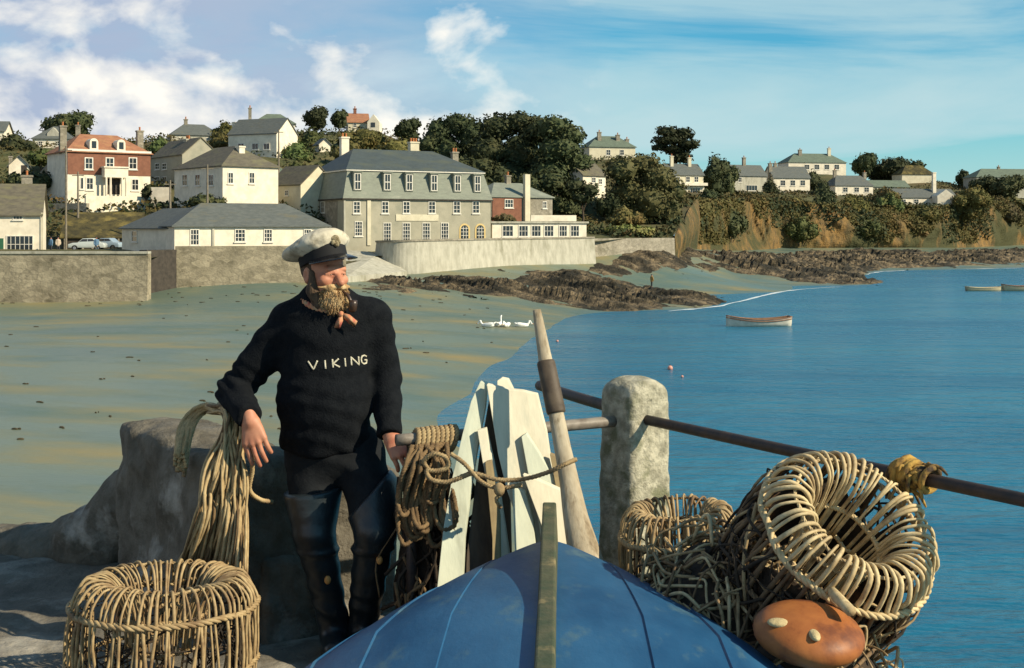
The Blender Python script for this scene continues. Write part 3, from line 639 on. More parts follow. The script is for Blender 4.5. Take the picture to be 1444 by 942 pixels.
# ---- other houses:   name, label, A, B, depth, base, eave, rise, roof, wall, roofing, windows, chimneys
h = House('cottage', 'white two-storey cottage with shop window beside the road at far left', (-45, 138), (57, 140), 6.5, 360, 301, 3.3, 'gable', 0, 'white', 'brown_roof', cat='cottage')
h.window(18, 32, 302.5, 310, nx=3, ny=1); f_ = h.window(9, 47, 332, 357, nx=6, ny=2, name='shop_window'); h.window(-30, -16, 302.5, 310, nx=3, ny=1); h.slab(58, 60.8, 300, 359, 'cream', 'downpipe', t=0.15); h.chimney(38, 247, 274, 1.1, 0.6, 'stone', 1); h.door(-3, 5, 336, 359, 'greendoor')
h = House('gable_shed', 'tiny white gabled outhouse with a dark door, up the slope behind the far left cottage', (12.5, 185), (41, 186), 4, 252, 233, 1.4, 'front', 0, 'white', 'slate', cat='outhouse'); h.door(30, 38, 233, 249); h.chimney(15, 220, 236, 0.5, .5, 'stone', 0)
h = House('white_house', 'white house with grey hipped roof and small gable below the tree at upper left', (46, 235), (101, 236), 7, 213, 196, 2.7, 'hip', 3, 'white', 'slate'); h.chimney(110, 176, 190, 0.8, .5, 'stone', 1); h.window(54, 60, 199, 206); h.window(78, 84, 199, 206)
b = MB(h.o); x = h.onface(74, 'F'); b.prism([h.at(x - 1.1, 0.5, h.ze), h.at(x + 1.1, 0.5, h.ze), h.at(x + 1.1, 0.5, h.ze + 1.1), h.at(x, 0.5, h.ze + 2.3), h.at(x - 1.1, 0.5, h.ze + 1.1)], -h.nrm * 2.5); b.build('gable', M['pale_stone'], h.root)
h = House('white_house', 'white house cut off by the left edge, high on the slope', (-40, 240), (6, 241), 7, 203, 184, 2.0, 'gable', 0, 'white', 'slate'); h.window(-12, -5, 188, 195)
h = House('stone_house', 'grey stone house with pale gable end and three-pot chimney right of the red house', (213, 197), (257, 187), 6, 264, 223, 2.6, 'gable', 0, 'grey', 'brown_roof', over=0.15)
for px in (222, 232): h.window(px - 3, px + 3, 249, 259, nx=2, ny=2); h.window(px - 3, px + 3, 230, 239, nx=2, ny=2)
h.chimney(265, 196, 214, 1.4, 0.5, 'pale_stone', 3)
h = House('cottage', 'white cottage with dark hipped roof, its left front in shade and right end bright', (246, 170), (314, 159), 8, 292, 240, 3.0, 'hip', 4.0, 'white', 'brown_roof', cat='cottage')
for px in (261, 279, 298): h.window(px - 3.6, px + 3.6, 246, 262, nx=2, ny=2)
for px in (325, 355): h.window(px - 4, px + 4, 243, 259, 'R', nx=2, ny=2)
h.chimney(339, 206, 232, 1.0, 0.5, 'white', 0)
h = House('slate_house', 'house with dark grey roof on the skyline left of the white village house', (242, 258), (312, 262), 7, 207, 190, 2.6, 'hip', 3, 'pale_stone', 'slate'); h.chimney(262, 168, 180, 0.7, .5, 'stone', 1); h.window(252, 258, 194, 201); h.window(290, 296, 194, 201)
h = House('white_house', 'bright white house with three windows and grey roof in the middle of the village slope', (322, 228), (390, 224), 7, 222, 190, 2.9, 'gable', 0, 'white', 'slate', over=0.2)
for px in (340, 360, 376): h.window(px - 4.5, px + 4.5, 202, 211, nx=2, ny=1)
h.chimney(331, 172, 182, .7, .5, 'white', 0)
h = House('bungalow', 'pale house with wide green hipped roof on the skyline', (357, 272), (416, 274), 8, 186, 174, 2.5, 'hip', 3, 'white', 'green_roof', cat='bungalow'); h.chimney(352.5, 152, 172, 0.7, .4, 'stone', 1); h.window(380, 388, 176, 182)
h = House('gabled_house', 'cream house with orange-tinted roof and front gable on the skyline above the hotel', (491, 290), (520, 291), 7, 185, 172, 2.2, 'gable', 0, 'cream', 'red_tile'); h.chimney(500.5, 153, 165, 0.7, .5, 'brick', 1); h.window(498, 503, 174, 180)
b = MB(h.o); b.prism([P(518, 185, 289), P(535, 185, 289), P(535, 172, 289), P(526.5, 161, 289), P(518, 172, 289)], (0, 6, 0)); b.build('gable_wing', M['white'], h.root); b = MB(h.o); b.obox(P(526, 176, 288.97), (0.5, 0, 0), (0, .02, 0), (0, 0, .55)); b.build('gable_window', M['glass'], h.root)
h = House('outhouse', 'small white outhouse among the bushes left of the hotel chimney', (450, 236), (466, 237), 3, 216, 203, 1.0, 'front', 0, 'white', 'slate', cat='outhouse')
h = House('lean_house', 'low house with dark roof and pale end wall behind the hotel\'s left end', (378, 171), (424, 166), 6, 292, 262, 2.6, 'gable', 0, 'cream', 'brown_roof', over=.15); h.chimney(384, 246, 270, 1.3, .2, 'cream', 1); h.window(402, 407, 268, 276)
h = House('rear_cottage', 'cream back cottage with green-grey roof between the white cottage and the hotel', (343, 196), (405, 199), 6, 262, 243, 2.1, 'hip', 2.5, 'cream', 'green_roof', cat='cottage'); h.chimney(381, 231, 243, .8, .4, 'stone', 0)
h = House('villa', 'white villa with dark red roof half hidden by trees right of the big evergreens', (822, 215), (854, 219), 7, 282, 246, 2.6, 'gable', 0, 'white', 'brown_roof', cat='villa'); h.window(834, 840, 250, 258); h.window(844, 849, 252, 260)
h = House('villa', 'pale villa with hipped roof and three chimneys on the skyline above the cliff path', (831, 303), (896, 306), 8, 226, 207, 3.0, 'hip', 3.4, 'cream', 'green_roof', cat='villa')
for px, t_ in ((845, 186), (871, 190), (884, 196)): h.chimney(px, t_, 203, .9, .3, 'stone', 1)
h.window(855, 861, 211, 219); h.window(874, 880, 211, 219)
h = House('gabled_villa', 'cream villa with tall end chimneys and a white veranda below the lone pine', (945, 300), (992, 303), 7, 278, 246, 2.7, 'gable', 0, 'cream', 'slate', cat='villa'); h.chimney(947, 220, 240, .8, .4, 'cream', 1); h.chimney(972, 222, 236, .8, .4, 'cream', 1)
for px in (956, 970, 982): h.window(px - 3, px + 3, 249, 257)
h.slab(962, 994, 258, 262, 'white', 'veranda_roof', t=1.5); h.slab(964, 992, 262, 276, 'white', 'veranda_wall', t=0.4); h.window(972, 986, 265, 273, nx=4, ny=1, gap=0.4)
h = House('stone_villa', 'grey-roofed pale house with a wide low window right of the dark trees', (1034, 350), (1081, 354), 7, 275, 247, 3.0, 'gable', 0, 'pale_stone', 'slate'); h.chimney(1049, 222, 234, .9, .5, 'stone', 1); h.window(1052, 1068, 261, 269, nx=4, ny=1); h.window(1041, 1046, 250, 257)
h = House('white_villa', 'white house with pale slate roof and two dark chimneys at its left end', (1091, 356), (1142, 359), 7, 276, 250, 3.2, 'gable', 0, 'white', 'slate'); h.chimney(1086, 230, 252, 1.0, .3, 'stone', 1); h.chimney(1093, 230, 246, .9, .5, 'stone', 1)
for px in (1104, 1118, 1132): h.window(px - 3.5, px + 3.5, 254, 262)
h = House('large_villa', 'large white house with green-grey hipped roof, highest on the right-hand hill', (1112, 410), (1193, 414), 9, 249, 229, 3.3, 'hip', 4, 'white', 'green_roof'); h.chimney(1128, 211, 222, 1.1, .4, 'stone', 1); h.chimney(1169, 209, 220, 1.0, .4, 'cream', 1)
for px in (1138, 1152, 1166, 1180): h.window(px - 3.5, px + 3.5, 232, 239)
h = House('grey_villa', 'low house with broad grey roof and two end chimneys above the ochre cliff', (1178, 361), (1231, 364), 7, 279, 262, 3.2, 'hip', 2, 'white', 'slate'); h.chimney(1177, 240, 258, .9, .5, 'stone', 1); h.chimney(1219, 243, 256, .9, .5, 'stone', 1)
for px in (1192, 1208, 1222): h.window(px - 3.5, px + 3.5, 264, 271)
h = House('long_bungalow', 'long low bungalow with pale green roof behind the hedge right of the grey villa', (1228, 377), (1282, 380), 6, 269, 263, 1.9, 'gable', 0, 'cream', 'green_roof', cat='bungalow')
h = House('white_bungalow', 'white bungalow with a tall white chimney near the cliff edge at right', (1260, 350), (1349, 354), 7, 292, 278, 2.4, 'gable', 0, 'white', 'slate', cat='bungalow'); h.chimney(1317, 243, 270, 1.0, .3, 'white', 0)
for px in (1274, 1292): h.window(px - 3.5, px + 3.5, 281, 287)
h.door(1334, 1340, 281, 291); b = MB(h.o); b.prism([P(1322, 292, 347.5), P(1346, 292, 347.5), P(1346, 276, 347.5), P(1334, 267, 347.5), P(1322, 276, 347.5)], (0, 5, 0)); b.build('gable_wing', M['white'], h.root)
h = House('tan_bungalow', 'tan-roofed house half hidden by trees on the right skyline', (1272, 408), (1318, 410), 7, 258, 246, 3.2, 'hip', 3, 'cream', 'moss')
h = House('end_house', 'pale house with greenish roof cut off by the right edge of the photo', (1377, 400), (1470, 404), 8, 266, 250, 3.0, 'hip', 4, 'pale_stone', 'green_roof'); h.chimney(1408, 235, 243, .8, .5, 'stone', 1); h.window(1392, 1398, 254, 260); h.window(1420, 1427, 254, 260)

# ---- harbour sheds
h = House('net_store', 'long low white store with slate roof behind the middle sea wall', (246, 126.5), (462, 134), 7.5, 349, 320, 2.55, 'hip', 3.6, 'white', 'slate', over=0.35, cat='store')
for a, c in ((268, 281), (331, 346), (372, 384), (428, 439)): h.window(a, c, 323, 341 if a != 268 else 346, nx=3, ny=3)
h.slab(299, 302, 322, 349, 'pale_stone', 'downpipe', t=0.12)
h = House('store_wing', 'shaded wing at the left end of the white harbour store', (172, 139), (243, 129), 7, 356, 323, 2.3, 'hip', 3, 'white', 'slate', over=0.3, cat='store'); h.window(186, 194, 325, 341, nx=1, ny=2)
h = House('boat_shed', 'shed with a mossy lean-to roof and a dark wall for its shaded opening, behind the parked cars', (88, 151), (196, 153), 6, 357, 336, 3.1, 'lean', wm='dark', rm='moss', over=0.3, cat='shed')  # closed near-black walls stand in for the shaded opening
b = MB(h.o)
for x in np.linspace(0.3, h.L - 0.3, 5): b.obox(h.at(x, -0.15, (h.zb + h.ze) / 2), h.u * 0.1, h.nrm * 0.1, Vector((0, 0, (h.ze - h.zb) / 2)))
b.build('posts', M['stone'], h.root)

# ---- walls
def wallobj(name, label, line, zt, zb, m, thick=0.8, cop=None, batter=0.0, cat='wall', jag=0.0):
    """line: list of (photo column, distance); a solid wall with a coping"""
    pts = [Vector((PX(a, y), y, 0)) for a, y in line]; pts = resample(pts, max(2, 8 * (len(pts) - 1) + 1)) if len(pts) > 2 else [pts[0].lerp(pts[1], k / 24) for k in range(25)]
    root = empty(name, pts[len(pts) // 2] + Vector((0, 0, zb)), label, cat); b = MB(root.location); c = MB(root.location); n = len(pts); fr, bk = [], []
    for i, p in enumerate(pts):
        t = (pts[min(i + 1, n - 1)] - pts[max(i - 1, 0)]).normalized(); nn = Vector((t.y, -t.x, 0)); fr.append((p, nn))
    zz = lambda i: zt[0] + (zt[1] - zt[0]) * i / (n - 1) if isinstance(zt, tuple) else zt
    secs = 6
    for i, (p, nn) in enumerate(fr):
        for k in range(secs + 1):
            q = k / secs; z = zb + (zz(i) - zb) * q; b.v.append(tuple(p + nn * (batter * (1 - q) + 0.06 * float(fbm(p.x * 0.7, p.y * 0.7, z * 0.7, 2, 3))) + Vector((0, 0, z)) - b.o))
        b.v.append(tuple(p - nn * thick + Vector((0, 0, zz(i))) - b.o)); b.v.append(tuple(p - nn * thick + Vector((0, 0, zb)) - b.o))
    w = secs + 3
    for i in range(n - 1):
        for k in range(w): b.f.append([i * w + k, (i + 1) * w + k, (i + 1) * w + (k + 1) % w, i * w + (k + 1) % w]); b.m.append(0)
    b.f += [list(range(w)), [(n - 1) * w + k for k in range(w)][::-1]]; b.m += [0, 0]
    b.build('masonry', M[m], root)
    if cop:
        for i in range(n - 1):
            (p, a), (p2, a2) = fr[i], fr[i + 1]; z = Vector((0, 0, zz(i) + 0.003)); z2 = Vector((0, 0, zz(i + 1) + 0.003))
            c.prism([p + a * 0.12 + z, p2 + a2 * 0.12 + z2, p2 - a2 * (thick + .05) + z2, p - a * (thick + .05) + z], (0, 0, 0.22))
        c.build('coping', M[cop], root)
    return root
wallobj('sea_wall', 'long brown stone sea wall below the road at far left', [(-420, 116), (209, 117)], PZ(358, 116.5), 0.6, 'wall_stone', 1.0, 'pale_stone', 0.5)
wallobj('return_wall', 'wall in the gap between the two sea walls, its shade put in the dark colour', [(207, 121), (249, 124.5)], PZ(352, 124), 1.0, 'dark', 1.0)  # shade of the gap put into the near-black wall colour
wallobj('quay_wall', 'grey stone wall below the white harbour store', [(247, 124.8), (488, 128.8)], PZ(347, 126), 1.8, 'wall_stone', 0.8, None, 0.3)
wallobj('terrace_wall', 'pale curved terrace wall in front of the hotel', [(533, 160), (531, 155), (545, 151.5), (580, 151), (640, 155), (740, 164.5), (838, 172.5)], (PZ(343, 152), PZ(336, 172.5)), 2.2, 'pale_stone', 0.6, 'stone', 0.5)
wallobj('garden_wall', 'low grey stone wall to the right of the hotel terrace', [(838, 176), (951, 188.5)], PZ(336, 180), 3.0, 'stone', 0.6, None, 0.2)
wallobj('retaining_wall', 'dark retaining wall below the red house', [(40, 169), (122, 166)], PZ(287, 168), 5.0, 'stone', 0.6)
wallobj('forecourt_wall', 'low white forecourt wall in front of the red house porch', [(121, 166.5), (212, 172)], PZ(276, 167), PZ(300, 167), 'white', 0.5)
wallobj('garden_terrace', 'short white garden wall beside the stone house', [(213, 176), (239, 176)], PZ(264, 176), PZ(292, 176), 'white', 0.5)
ft = empty('slipway', P(530, 372, 146), 'pale stone slipway running down beside the curved terrace wall', 'slipway')
b = MB(ft.location); b.prism([P(478, 352, 157), P(536, 356, 156), P(574, 383, 149), P(488, 390, 132)], (0, 0, -2.2)); b.build('ramp', M['pale_stone'], ft)

# ---- poles
M['polewood'] = mat('pole_wood', (0.22, 0.19, 0.14), (0.15, 0.13, 0.1), 4, 0.9)
for px, Y, t_, bs, lab, cat in ((93, 149, 206, 352, 'tall thin telegraph pole in front of the red house\'s left corner', 'pole'), (110, 156, 242, 300, 'shorter telegraph pole before the red house window', 'pole'),
                          (240, 150, 254, 300, 'short wooden pole between the red house and the white cottage', 'pole'), (292.5, 153, 232, 296, 'wooden pole in front of the white cottage\'s shaded windows', 'pole'), (393, 195, 182, 240, 'thin pole on the green slope left of the hotel', 'pole')):
    p = P(px, bs + 8, Y); q = P(px, t_, Y); r = empty('telegraph_pole', p, lab, cat, 'telegraph poles')
    b = MB(p); b.tube([p, q], [0.15, 0.1], 8); b.build('shaft', M['polewood'], r)
    b = MB(p); b.obox(q - Vector((0, 0, 0.5)), (0.7, 0.1, 0), (-0.005, 0.05, 0), (0, 0, 0.06)); b.build('crossarm', M['polewood'], r)

# ---- cars and people on the road
M['carpaint'] = mat('pale_car_paint', (0.50, 0.55, 0.52), (0.46, 0.5, 0.48), 1, 0.3, coat=0.5); M['carpaint2'] = mat('blue_car_paint', (0.28, 0.36, 0.42), None, rough=0.3, coat=0.5)
M['tyre'] = mat('tyre_rubber', (0.02, 0.02, 0.02), None, rough=0.8); M['chrome'] = mat('chrome', (0.6, 0.6, 0.6), None, rough=0.2, metal=1.0)
def car(px, Y, z, m, label, rz=0.1, Lc=4.1):
    o = Vector((PX(px, Y), Y, z)); r = empty('parked_car', o, label, 'car', 'cars parked on the road', (0, 0, rz))
    side = [(-2.05, .35), (-2.08, .75), (-1.5, .92), (-.95, .97), (-.45, 1.42), (.75, 1.45), (1.3, 1.0), (1.9, .92), (2.05, .7), (2.03, .35)]
    b = MB(); vs = []; fs = []
    for y, k in ((-0.78, 0.96), (-0.7, 1.0), (0.7, 1.0), (0.78, 0.96)): vs += [(x * (1 if abs(y) < .75 else .98), y * (0.86 if z_ > 1.2 else 1), z_ if abs(y) < .75 else .35 + (z_ - .35) * .93) for x, z_ in side]
    n = len(side)
    for q in range(3): fs += [[q * n + i, q * n + (i + 1) % n, (q + 1) * n + (i + 1) % n, (q + 1) * n + i] for i in range(n)]
    fs += [list(range(n)), list(range(3 * n, 4 * n))[::-1]]; b.add(vs, fs); b.build('body', m, r, True, 0.05)
    b = MB()
    for y in (-.745, .745): b.prism([(-.85, y, 1.0), (-.42, y * .93, 1.36), (.1, y * .93, 1.37), (.1, y, 1.0)], (0, .012 if y > 0 else -.012, 0)); b.prism([(.16, y, 1.0), (.16, y * .93, 1.37), (.7, y * .93, 1.37), (1.1, y, 1.0)], (0, .012 if y > 0 else -.012, 0))
    b.build('side_windows', M['glass'], r)
    for x in (-1.3, 1.25):
        for y in (-.72, .72):
            b = MB(); b.tube([(x, y - .09, .33), (x, y + .09, .33)], .33, 18); w_ = b.build('wheel', M['tyre'], r); b = MB(); b.tube([(x, y + (.092 if y > 0 else -.092), .33), (x, y + (.11 if y > 0 else -.11), .33)], .18, 12); b.build('hubcap', M['chrome'], w_)
    for y in (-.5, .5): b = MB(); b.ell((-2.06, y, .68), (.05, .1, .1), 10, 6); b.build('headlight', M['chrome'], r, True)
    b = MB(); b.obox((-2.1, 0, .45), (.05, 0, 0), (0, .78, 0), (0, 0, .06)); b.build('bumper', M['chrome'], r)
car(124, 143, 6.02, M['carpaint'], 'pale green-white rounded car parked behind the left sea wall', 0.08); car(150, 146.5, 6.02, M['carpaint2'], 'blue-grey car partly hidden behind the pale car by the shed', -0.2)
M['skin'] = mat('skin', (0.50, 0.235, 0.14), (0.42, 0.17, 0.10), 14, 0.55, 0.15, 60, c3=(0.36, 0.10, 0.06), s3=9, lo3=0.5, hi3=0.75, spec=0.35, bdist=0.002)
M['fig_coat'] = mat('ochre_coat', (0.33, 0.20, 0.06), (0.26, 0.15, 0.05), 8); M['fig_dark'] = mat('dark_cloth', (0.03, 0.03, 0.035), (0.05, 0.05, 0.055), 8); M['fig_pale'] = mat('pale_cloth', (0.5, 0.42, 0.32), (0.42, 0.33, 0.24), 8); M['fig_blue'] = mat('blue_cloth', (0.12, 0.22, 0.32), (0.1, 0.18, 0.28), 8)
def figure_mesh(h=0.045):
    def fn(X, Y, Z):
        d = ellip(X, Y, Z, (0, 0, 1.6), (.085, .1, .125)); d = smin(d, cap(X, Y, Z, (0, 0, 1.4), (0, 0, 1.55), .055, .05), .03); d = smin(d, cap(X, Y, Z, (0, 0, .95), (0, 0, 1.3), .14, .17, .7), .08)
        for s_ in (-1, 1):
            d = smin(d, cap(X, Y, Z, (s_ * .19, 0, 1.38), (s_ * .25, -.03, 1.08), .055, .045), .05); d = smin(d, cap(X, Y, Z, (s_ * .25, -.03, 1.08), (s_ * .23, -.1, .83), .045, .035), .02)
            d = smin(d, cap(X, Y, Z, (s_ * .09, 0, .92), (s_ * .1, -.06 * s_, .5), .09, .065), .04); d = smin(d, cap(X, Y, Z, (s_ * .1, -.06 * s_, .5), (s_ * .11, .02 - .05 * s_, .07), .065, .045), .03); d = smin(d, cap(X, Y, Z, (s_ * .11, .02 - .05 * s_, .05), (s_ * .12, -.13 - .05 * s_, .04), .045, .035), .03)
        return d
    return sdf_mesh(fn, (-.42, -.35, -.05), (.42, .3, 1.8), h)
def coat_mesh(h=0.045):
    def fn(X, Y, Z):
        d = cap(X, Y, Z, (0, 0, .82), (0, 0, 1.33), .2, .19, .75)
        for s_ in (-1, 1): d = smin(d, cap(X, Y, Z, (s_ * .19, 0, 1.38), (s_ * .25, -.03, 1.08), .075, .07), .05); d = smin(d, cap(X, Y, Z, (s_ * .25, -.03, 1.08), (s_ * .235, -.09, .88), .07, .06), .03)
        return d
    return sdf_mesh(fn, (-.42, -.35, .5), (.42, .3, 1.6), h)
def legs_mesh(h=0.045):
    def fn(X, Y, Z):
        d = np.float64(9)
        for s_ in (-1, 1): d = np.minimum(d, np.minimum(cap(X, Y, Z, (s_ * .09, 0, .9), (s_ * .1, -.06 * s_, .5), .105, .085), cap(X, Y, Z, (s_ * .1, -.06 * s_, .5), (s_ * .11, .02 - .05 * s_, .12), .085, .07)))
        return d
    return sdf_mesh(fn, (-.42, -.35, -.05), (.42, .3, 1.2), h)
fmesh, cmesh, lmesh = figure_mesh(), coat_mesh(), legs_mesh()
def figure(p, label, coat, legs, rz):
    r = empty('person', p, label, 'person', None, (0, 0, rz))
    mesh_np('body', *fmesh, M['skin'], r, True); mesh_np('coat', *cmesh, coat, r, True); mesh_np('trousers', *lmesh, legs, r, True)
    b = MB(); b.ell((0, .015, 1.65), (.095, .11, .1), 12, 8); b.build('hair', M['fig_dark'], r, True)
p = hit(919, 405); figure(p - Vector((0, 0, .03)), 'tiny figure in an ochre coat walking on the sand beyond the rocks', M['fig_coat'], M['fig_dark'], 2.2)
figure(Vector((PX(82, 140), 140, 5.9)), 'tiny figure in pale clothes standing by the road between cottage and pale car', M['fig_pale'], M['fig_dark'], 0.4)
figure(Vector((PX(72, 139), 139, 5.9)), 'tiny figure in blue beside the far left cottage', M['fig_blue'], M['fig_dark'], -0.5)
figure(Vector((PX(136, 140.5), 140.5, 5.9)), 'tiny figure in pale blue standing behind the cars near the shed', M['fig_blue'], M['fig_pale'], 0.2)
# ================================================================ VEGETATION
def leafmat(name, c1, c2, c3):
    m = mat(name, c1, c2, 0.8, 0.75, 0, c3=c3, s3=0.35, lo3=0.5, hi3=0.66, spec=0.2, lo=0.35, hi=0.65, objvar=0.3); return m
M['leaf_dark'] = leafmat('dark_evergreen', (0.028, 0.039, 0.016), (0.052, 0.064, 0.025), (0.070, 0.074, 0.030))
M['leaf_pine'] = leafmat('pine_needles', (0.024, 0.034, 0.014), (0.036, 0.046, 0.018), (0.05, 0.055, 0.02))
M['leaf_olive'] = leafmat('olive_leaves', (0.078, 0.076, 0.022), (0.13, 0.112, 0.036), (0.15, 0.105, 0.034))
M['leaf_brown'] = leafmat('autumn_ivy', (0.065, 0.058, 0.024), (0.09, 0.078, 0.03), (0.04, 0.048, 0.018))
M['leaf_green'] = leafmat('mid_leaves', (0.055, 0.078, 0.022), (0.085, 0.105, 0.035), (0.11, 0.10, 0.03))
M['leaf_bright'] = leafmat('bright_leaves', (0.10, 0.14, 0.04), (0.15, 0.16, 0.05), (0.17, 0.15, 0.05))
M['bark'] = mat('bark', (0.10, 0.075, 0.05), (0.06, 0.045, 0.032), 2, 0.95, 0.6, 4)
def leaf_quads(pts, nrm, size, r):
    n = len(pts); a = r.normal(size=(n, 3)); a -= nrm * (a * nrm).sum(1, keepdims=True); a /= np.linalg.norm(a, axis=1, keepdims=True) + 1e-9; b_ = np.cross(nrm, a)
    s = size * r.uniform(0.5, 1.25, (n, 1)); w = s * r.uniform(0.45, 0.8, (n, 1))
    v = np.stack([pts - a * s - b_ * w * .4, pts + b_ * w, pts + a * s + b_ * w * .2, pts - b_ * w * .9], 1).reshape(-1, 3); return v, np.arange(4 * n).reshape(-1, 4)
def crown_np(lobes, size, dens, seed, flat=0.35):
    """lobes: (cx, cy, cz, rx, ry, rz). Leaf clumps through each lobe's outer shell plus a broken inner mass."""
    r = np.random.default_rng(seed); V, Fs, off = [], [], 0
    for (cx_, cy_, cz_, rx, ry, rz) in lobes:
        n = int(dens * (rx * ry + ry * rz + rx * rz) * 4 / (size * size)); d = r.normal(size=(n, 3)); d /= np.linalg.norm(d, axis=1, keepdims=True)
        f1 = fbm(d[:, 0] * 2.2 + cx_, d[:, 1] * 2.2 + cy_, d[:, 2] * 2.2 + cz_, seed % 97, 4)
        rad = (r.uniform(0.45, 1.0, n) ** 0.4) * (0.95 + 0.36 * f1); p = d * rad[:, None] * np.array([rx, ry, rz]) + np.array([cx_, cy_, cz_])
        nn = d + r.normal(size=(n, 3)) * 0.75 + np.array([0, 0, flat]); nn /= np.linalg.norm(nn, axis=1, keepdims=True)
        v, f = leaf_quads(p, nn, size, r); V.append(v); Fs.append(f + off); off += len(v)
        th = np.linspace(0, np.pi, 7); ph = np.linspace(0, 2 * np.pi, 10, endpoint=False); T, Q = np.meshgrid(th, ph, indexing='ij'); dd = np.stack([np.sin(T) * np.cos(Q), np.sin(T) * np.sin(Q), np.cos(T)], -1)
        k = 0.80 * (0.9 + 0.4 * fbm(dd[..., 0] * 2.2 + cx_, dd[..., 1] * 2.2 + cy_, dd[..., 2] * 2.2 + cz_, seed % 97, 3)); vv = (dd * k[..., None] * np.array([rx, ry, rz]) + np.array([cx_, cy_, cz_])).reshape(-1, 3)
        i = np.arange(6)[:, None] * 10 + np.arange(10)[None]; j = np.arange(6)[:, None] * 10 + (np.arange(10)[None] + 1) % 10
        V.append(vv); Fs.append(np.stack([i, i + 10, j + 10, j], -1).reshape(-1, 4) + off); off += len(vv)
    return np.concatenate(V), np.concatenate(Fs)
def tree(name, label, px, top, base, wpx, Y, m, kind='round', seed=0, cat='tree', group=None, size=0.42, dens=0.5, trunk=True, lobes=None):
    r = random.Random(seed * 7 + 3); s = Y / F; x0 = PX(px, Y); zt, zb = PZ(top, Y), PZ(base, Y); H = zt - zb; Wd = wpx * s / 2; o = Vector((x0, Y, zb)); root = empty(name, o, label, cat, group); lb = []
    if lobes: lb = [((a - px) * s, r.uniform(-.35, .35) * w_ * s, PZ(b_, Y) - zb, w_ * s, w_ * s * 0.85, h_ * s) for a, b_, w_, h_ in lobes]
    elif kind == 'round':
        for q in range(9):
            a = q * 2.4; k = 0.62 if q else 0; zz = H * (0.28 + 0.44 * ((q * 0.37) % 1)); rr = Wd * r.uniform(0.42, 0.6); lb.append((Wd * k * math.cos(a), Wd * k * math.sin(a), zz, rr, rr, rr * min(1.2, H / Wd / 2.2 + .2)))
        lb.append((0, 0, H * 0.5, Wd * 0.78, Wd * 0.78, H * 0.46))
    elif kind == 'cone':
        for q in range(8):
            k = q / 7; rr = Wd * (0.95 - 0.62 * k); lb.append((r.uniform(-.2, .2) * Wd, r.uniform(-.2, .2) * Wd, H * (0.16 + 0.74 * k), rr, rr, H * 0.15))
    elif kind == 'bush':
        for q in range(7):
            a = q * 2.4; k = r.uniform(.25, .62); rr = Wd * r.uniform(.34, .52); hz = H * r.uniform(.35, .6); lb.append((Wd * k * math.cos(a) * 1.1, Wd * k * math.sin(a) * .7, hz * .85, rr, rr, hz * .95 * .62))
        lb.append((0, 0, H * .48, Wd * .6, Wd * .5, H * .5))
    sd_ = seed + 13; v, f = crown_np(lb, size, dens, sd_); mesh_np('crown', v, f, M[m], root)
    b = MB()
    if trunk and kind != 'bush':
        tr = max(0.14, Wd * 0.07); b.tube([(0, 0, -1.5), (0.05, 0, H * .2), (-.1 * tr, .1, H * .45), (0, 0, H * .7)], [tr * 1.3, tr, tr * .75, tr * .3], 8)
        for q in lb[:6]: b.tube([(0, 0, H * .3), (q[0] * .55, q[1] * .55, (q[2] + H * .3) / 2), (q[0], q[1], q[2])], [tr * .5, tr * .35, tr * .12], 6)
    else:
        for q in lb[:5]: b.tube([(q[0] * .2, q[1] * .2, -.6), (q[0] * .6, q[1] * .6, q[2] * .5), (q[0], q[1], q[2])], [.1, .07, .03], 5)
    b.build('trunk' if kind != 'bush' else 'stems', M['bark'], root); return root
tree('skyline_tree', 'dark spreading tree behind the white house at upper left', 97, 156, 200, 66, 252, 'leaf_dark', 'round', 1)
G = 'trees on the village skyline'
tree('round_tree', 'larger of the two round dark trees beside the orange-roofed skyline house', 446, 147, 186, 34, 278, 'leaf_dark', 'round', 2, group=G)
tree('round_tree', 'smaller round tree touching the orange-roofed skyline house', 478, 151, 184, 24, 284, 'leaf_dark', 'round', 3, group=G)
tree('round_tree', 'single rounded tree between the orange-roofed house and the evergreen mass', 574, 161, 206, 38, 262, 'leaf_dark', 'round', 4, group=G)
G = 'big evergreens behind the hotel'
E = [('dark evergreen with a pale-lit rounded top, leftmost behind the hotel roof', 641, 157, 280, 84, 236, [(620, 190, 26, 26), (648, 178, 30, 21), (668, 196, 26, 30), (604, 205, 20, 16), (632, 215, 30, 24), (655, 232, 34, 30)]),
     ('tallest dark evergreen in the middle of the mass behind the hotel', 730, 155, 290, 104, 226, [(700, 180, 30, 24), (735, 174, 36, 19), (762, 186, 34, 24), (690, 214, 34, 28), (735, 215, 40, 30), (720, 250, 44, 30), (766, 236, 34, 26)]),
     ('dark evergreen with layered boughs at the right of the mass behind the hotel', 790, 160, 310, 84, 218, [(782, 180, 32, 19), (806, 192, 24, 18), (790, 212, 36, 22), (812, 228, 30, 17), (776, 244, 34, 24), (806, 254, 26, 18)]),
     ('low dark evergreen behind the annexe chimney', 770, 236, 318, 70, 205, [(745, 262, 26, 20), (780, 258, 28, 20), (804, 268, 24, 18), (770, 288, 36, 20), (800, 294, 26, 16)]),
     ('shadowy evergreen low behind the hotel\'s right chimney', 672, 212, 290, 70, 212, [(650, 240, 28, 22), (680, 238, 26, 20), (700, 250, 26, 24), (670, 262, 30, 18)])]
for k, (lab, px, tp, bs, wd, Y, lbs) in enumerate(E): tree('evergreen_tree', lab, px, tp, bs, wd, Y, 'leaf_dark', seed=20 + k, group=G, lobes=lbs, size=0.40, dens=0.62)
tree('tall_trunk_tree', 'tree with a bare leaning trunk at the right foot of the evergreens', 822, 256, 318, 44, 200, 'leaf_dark', seed=31, lobes=[(812, 262, 18, 12), (832, 268, 15, 11), (820, 280, 18, 9)])
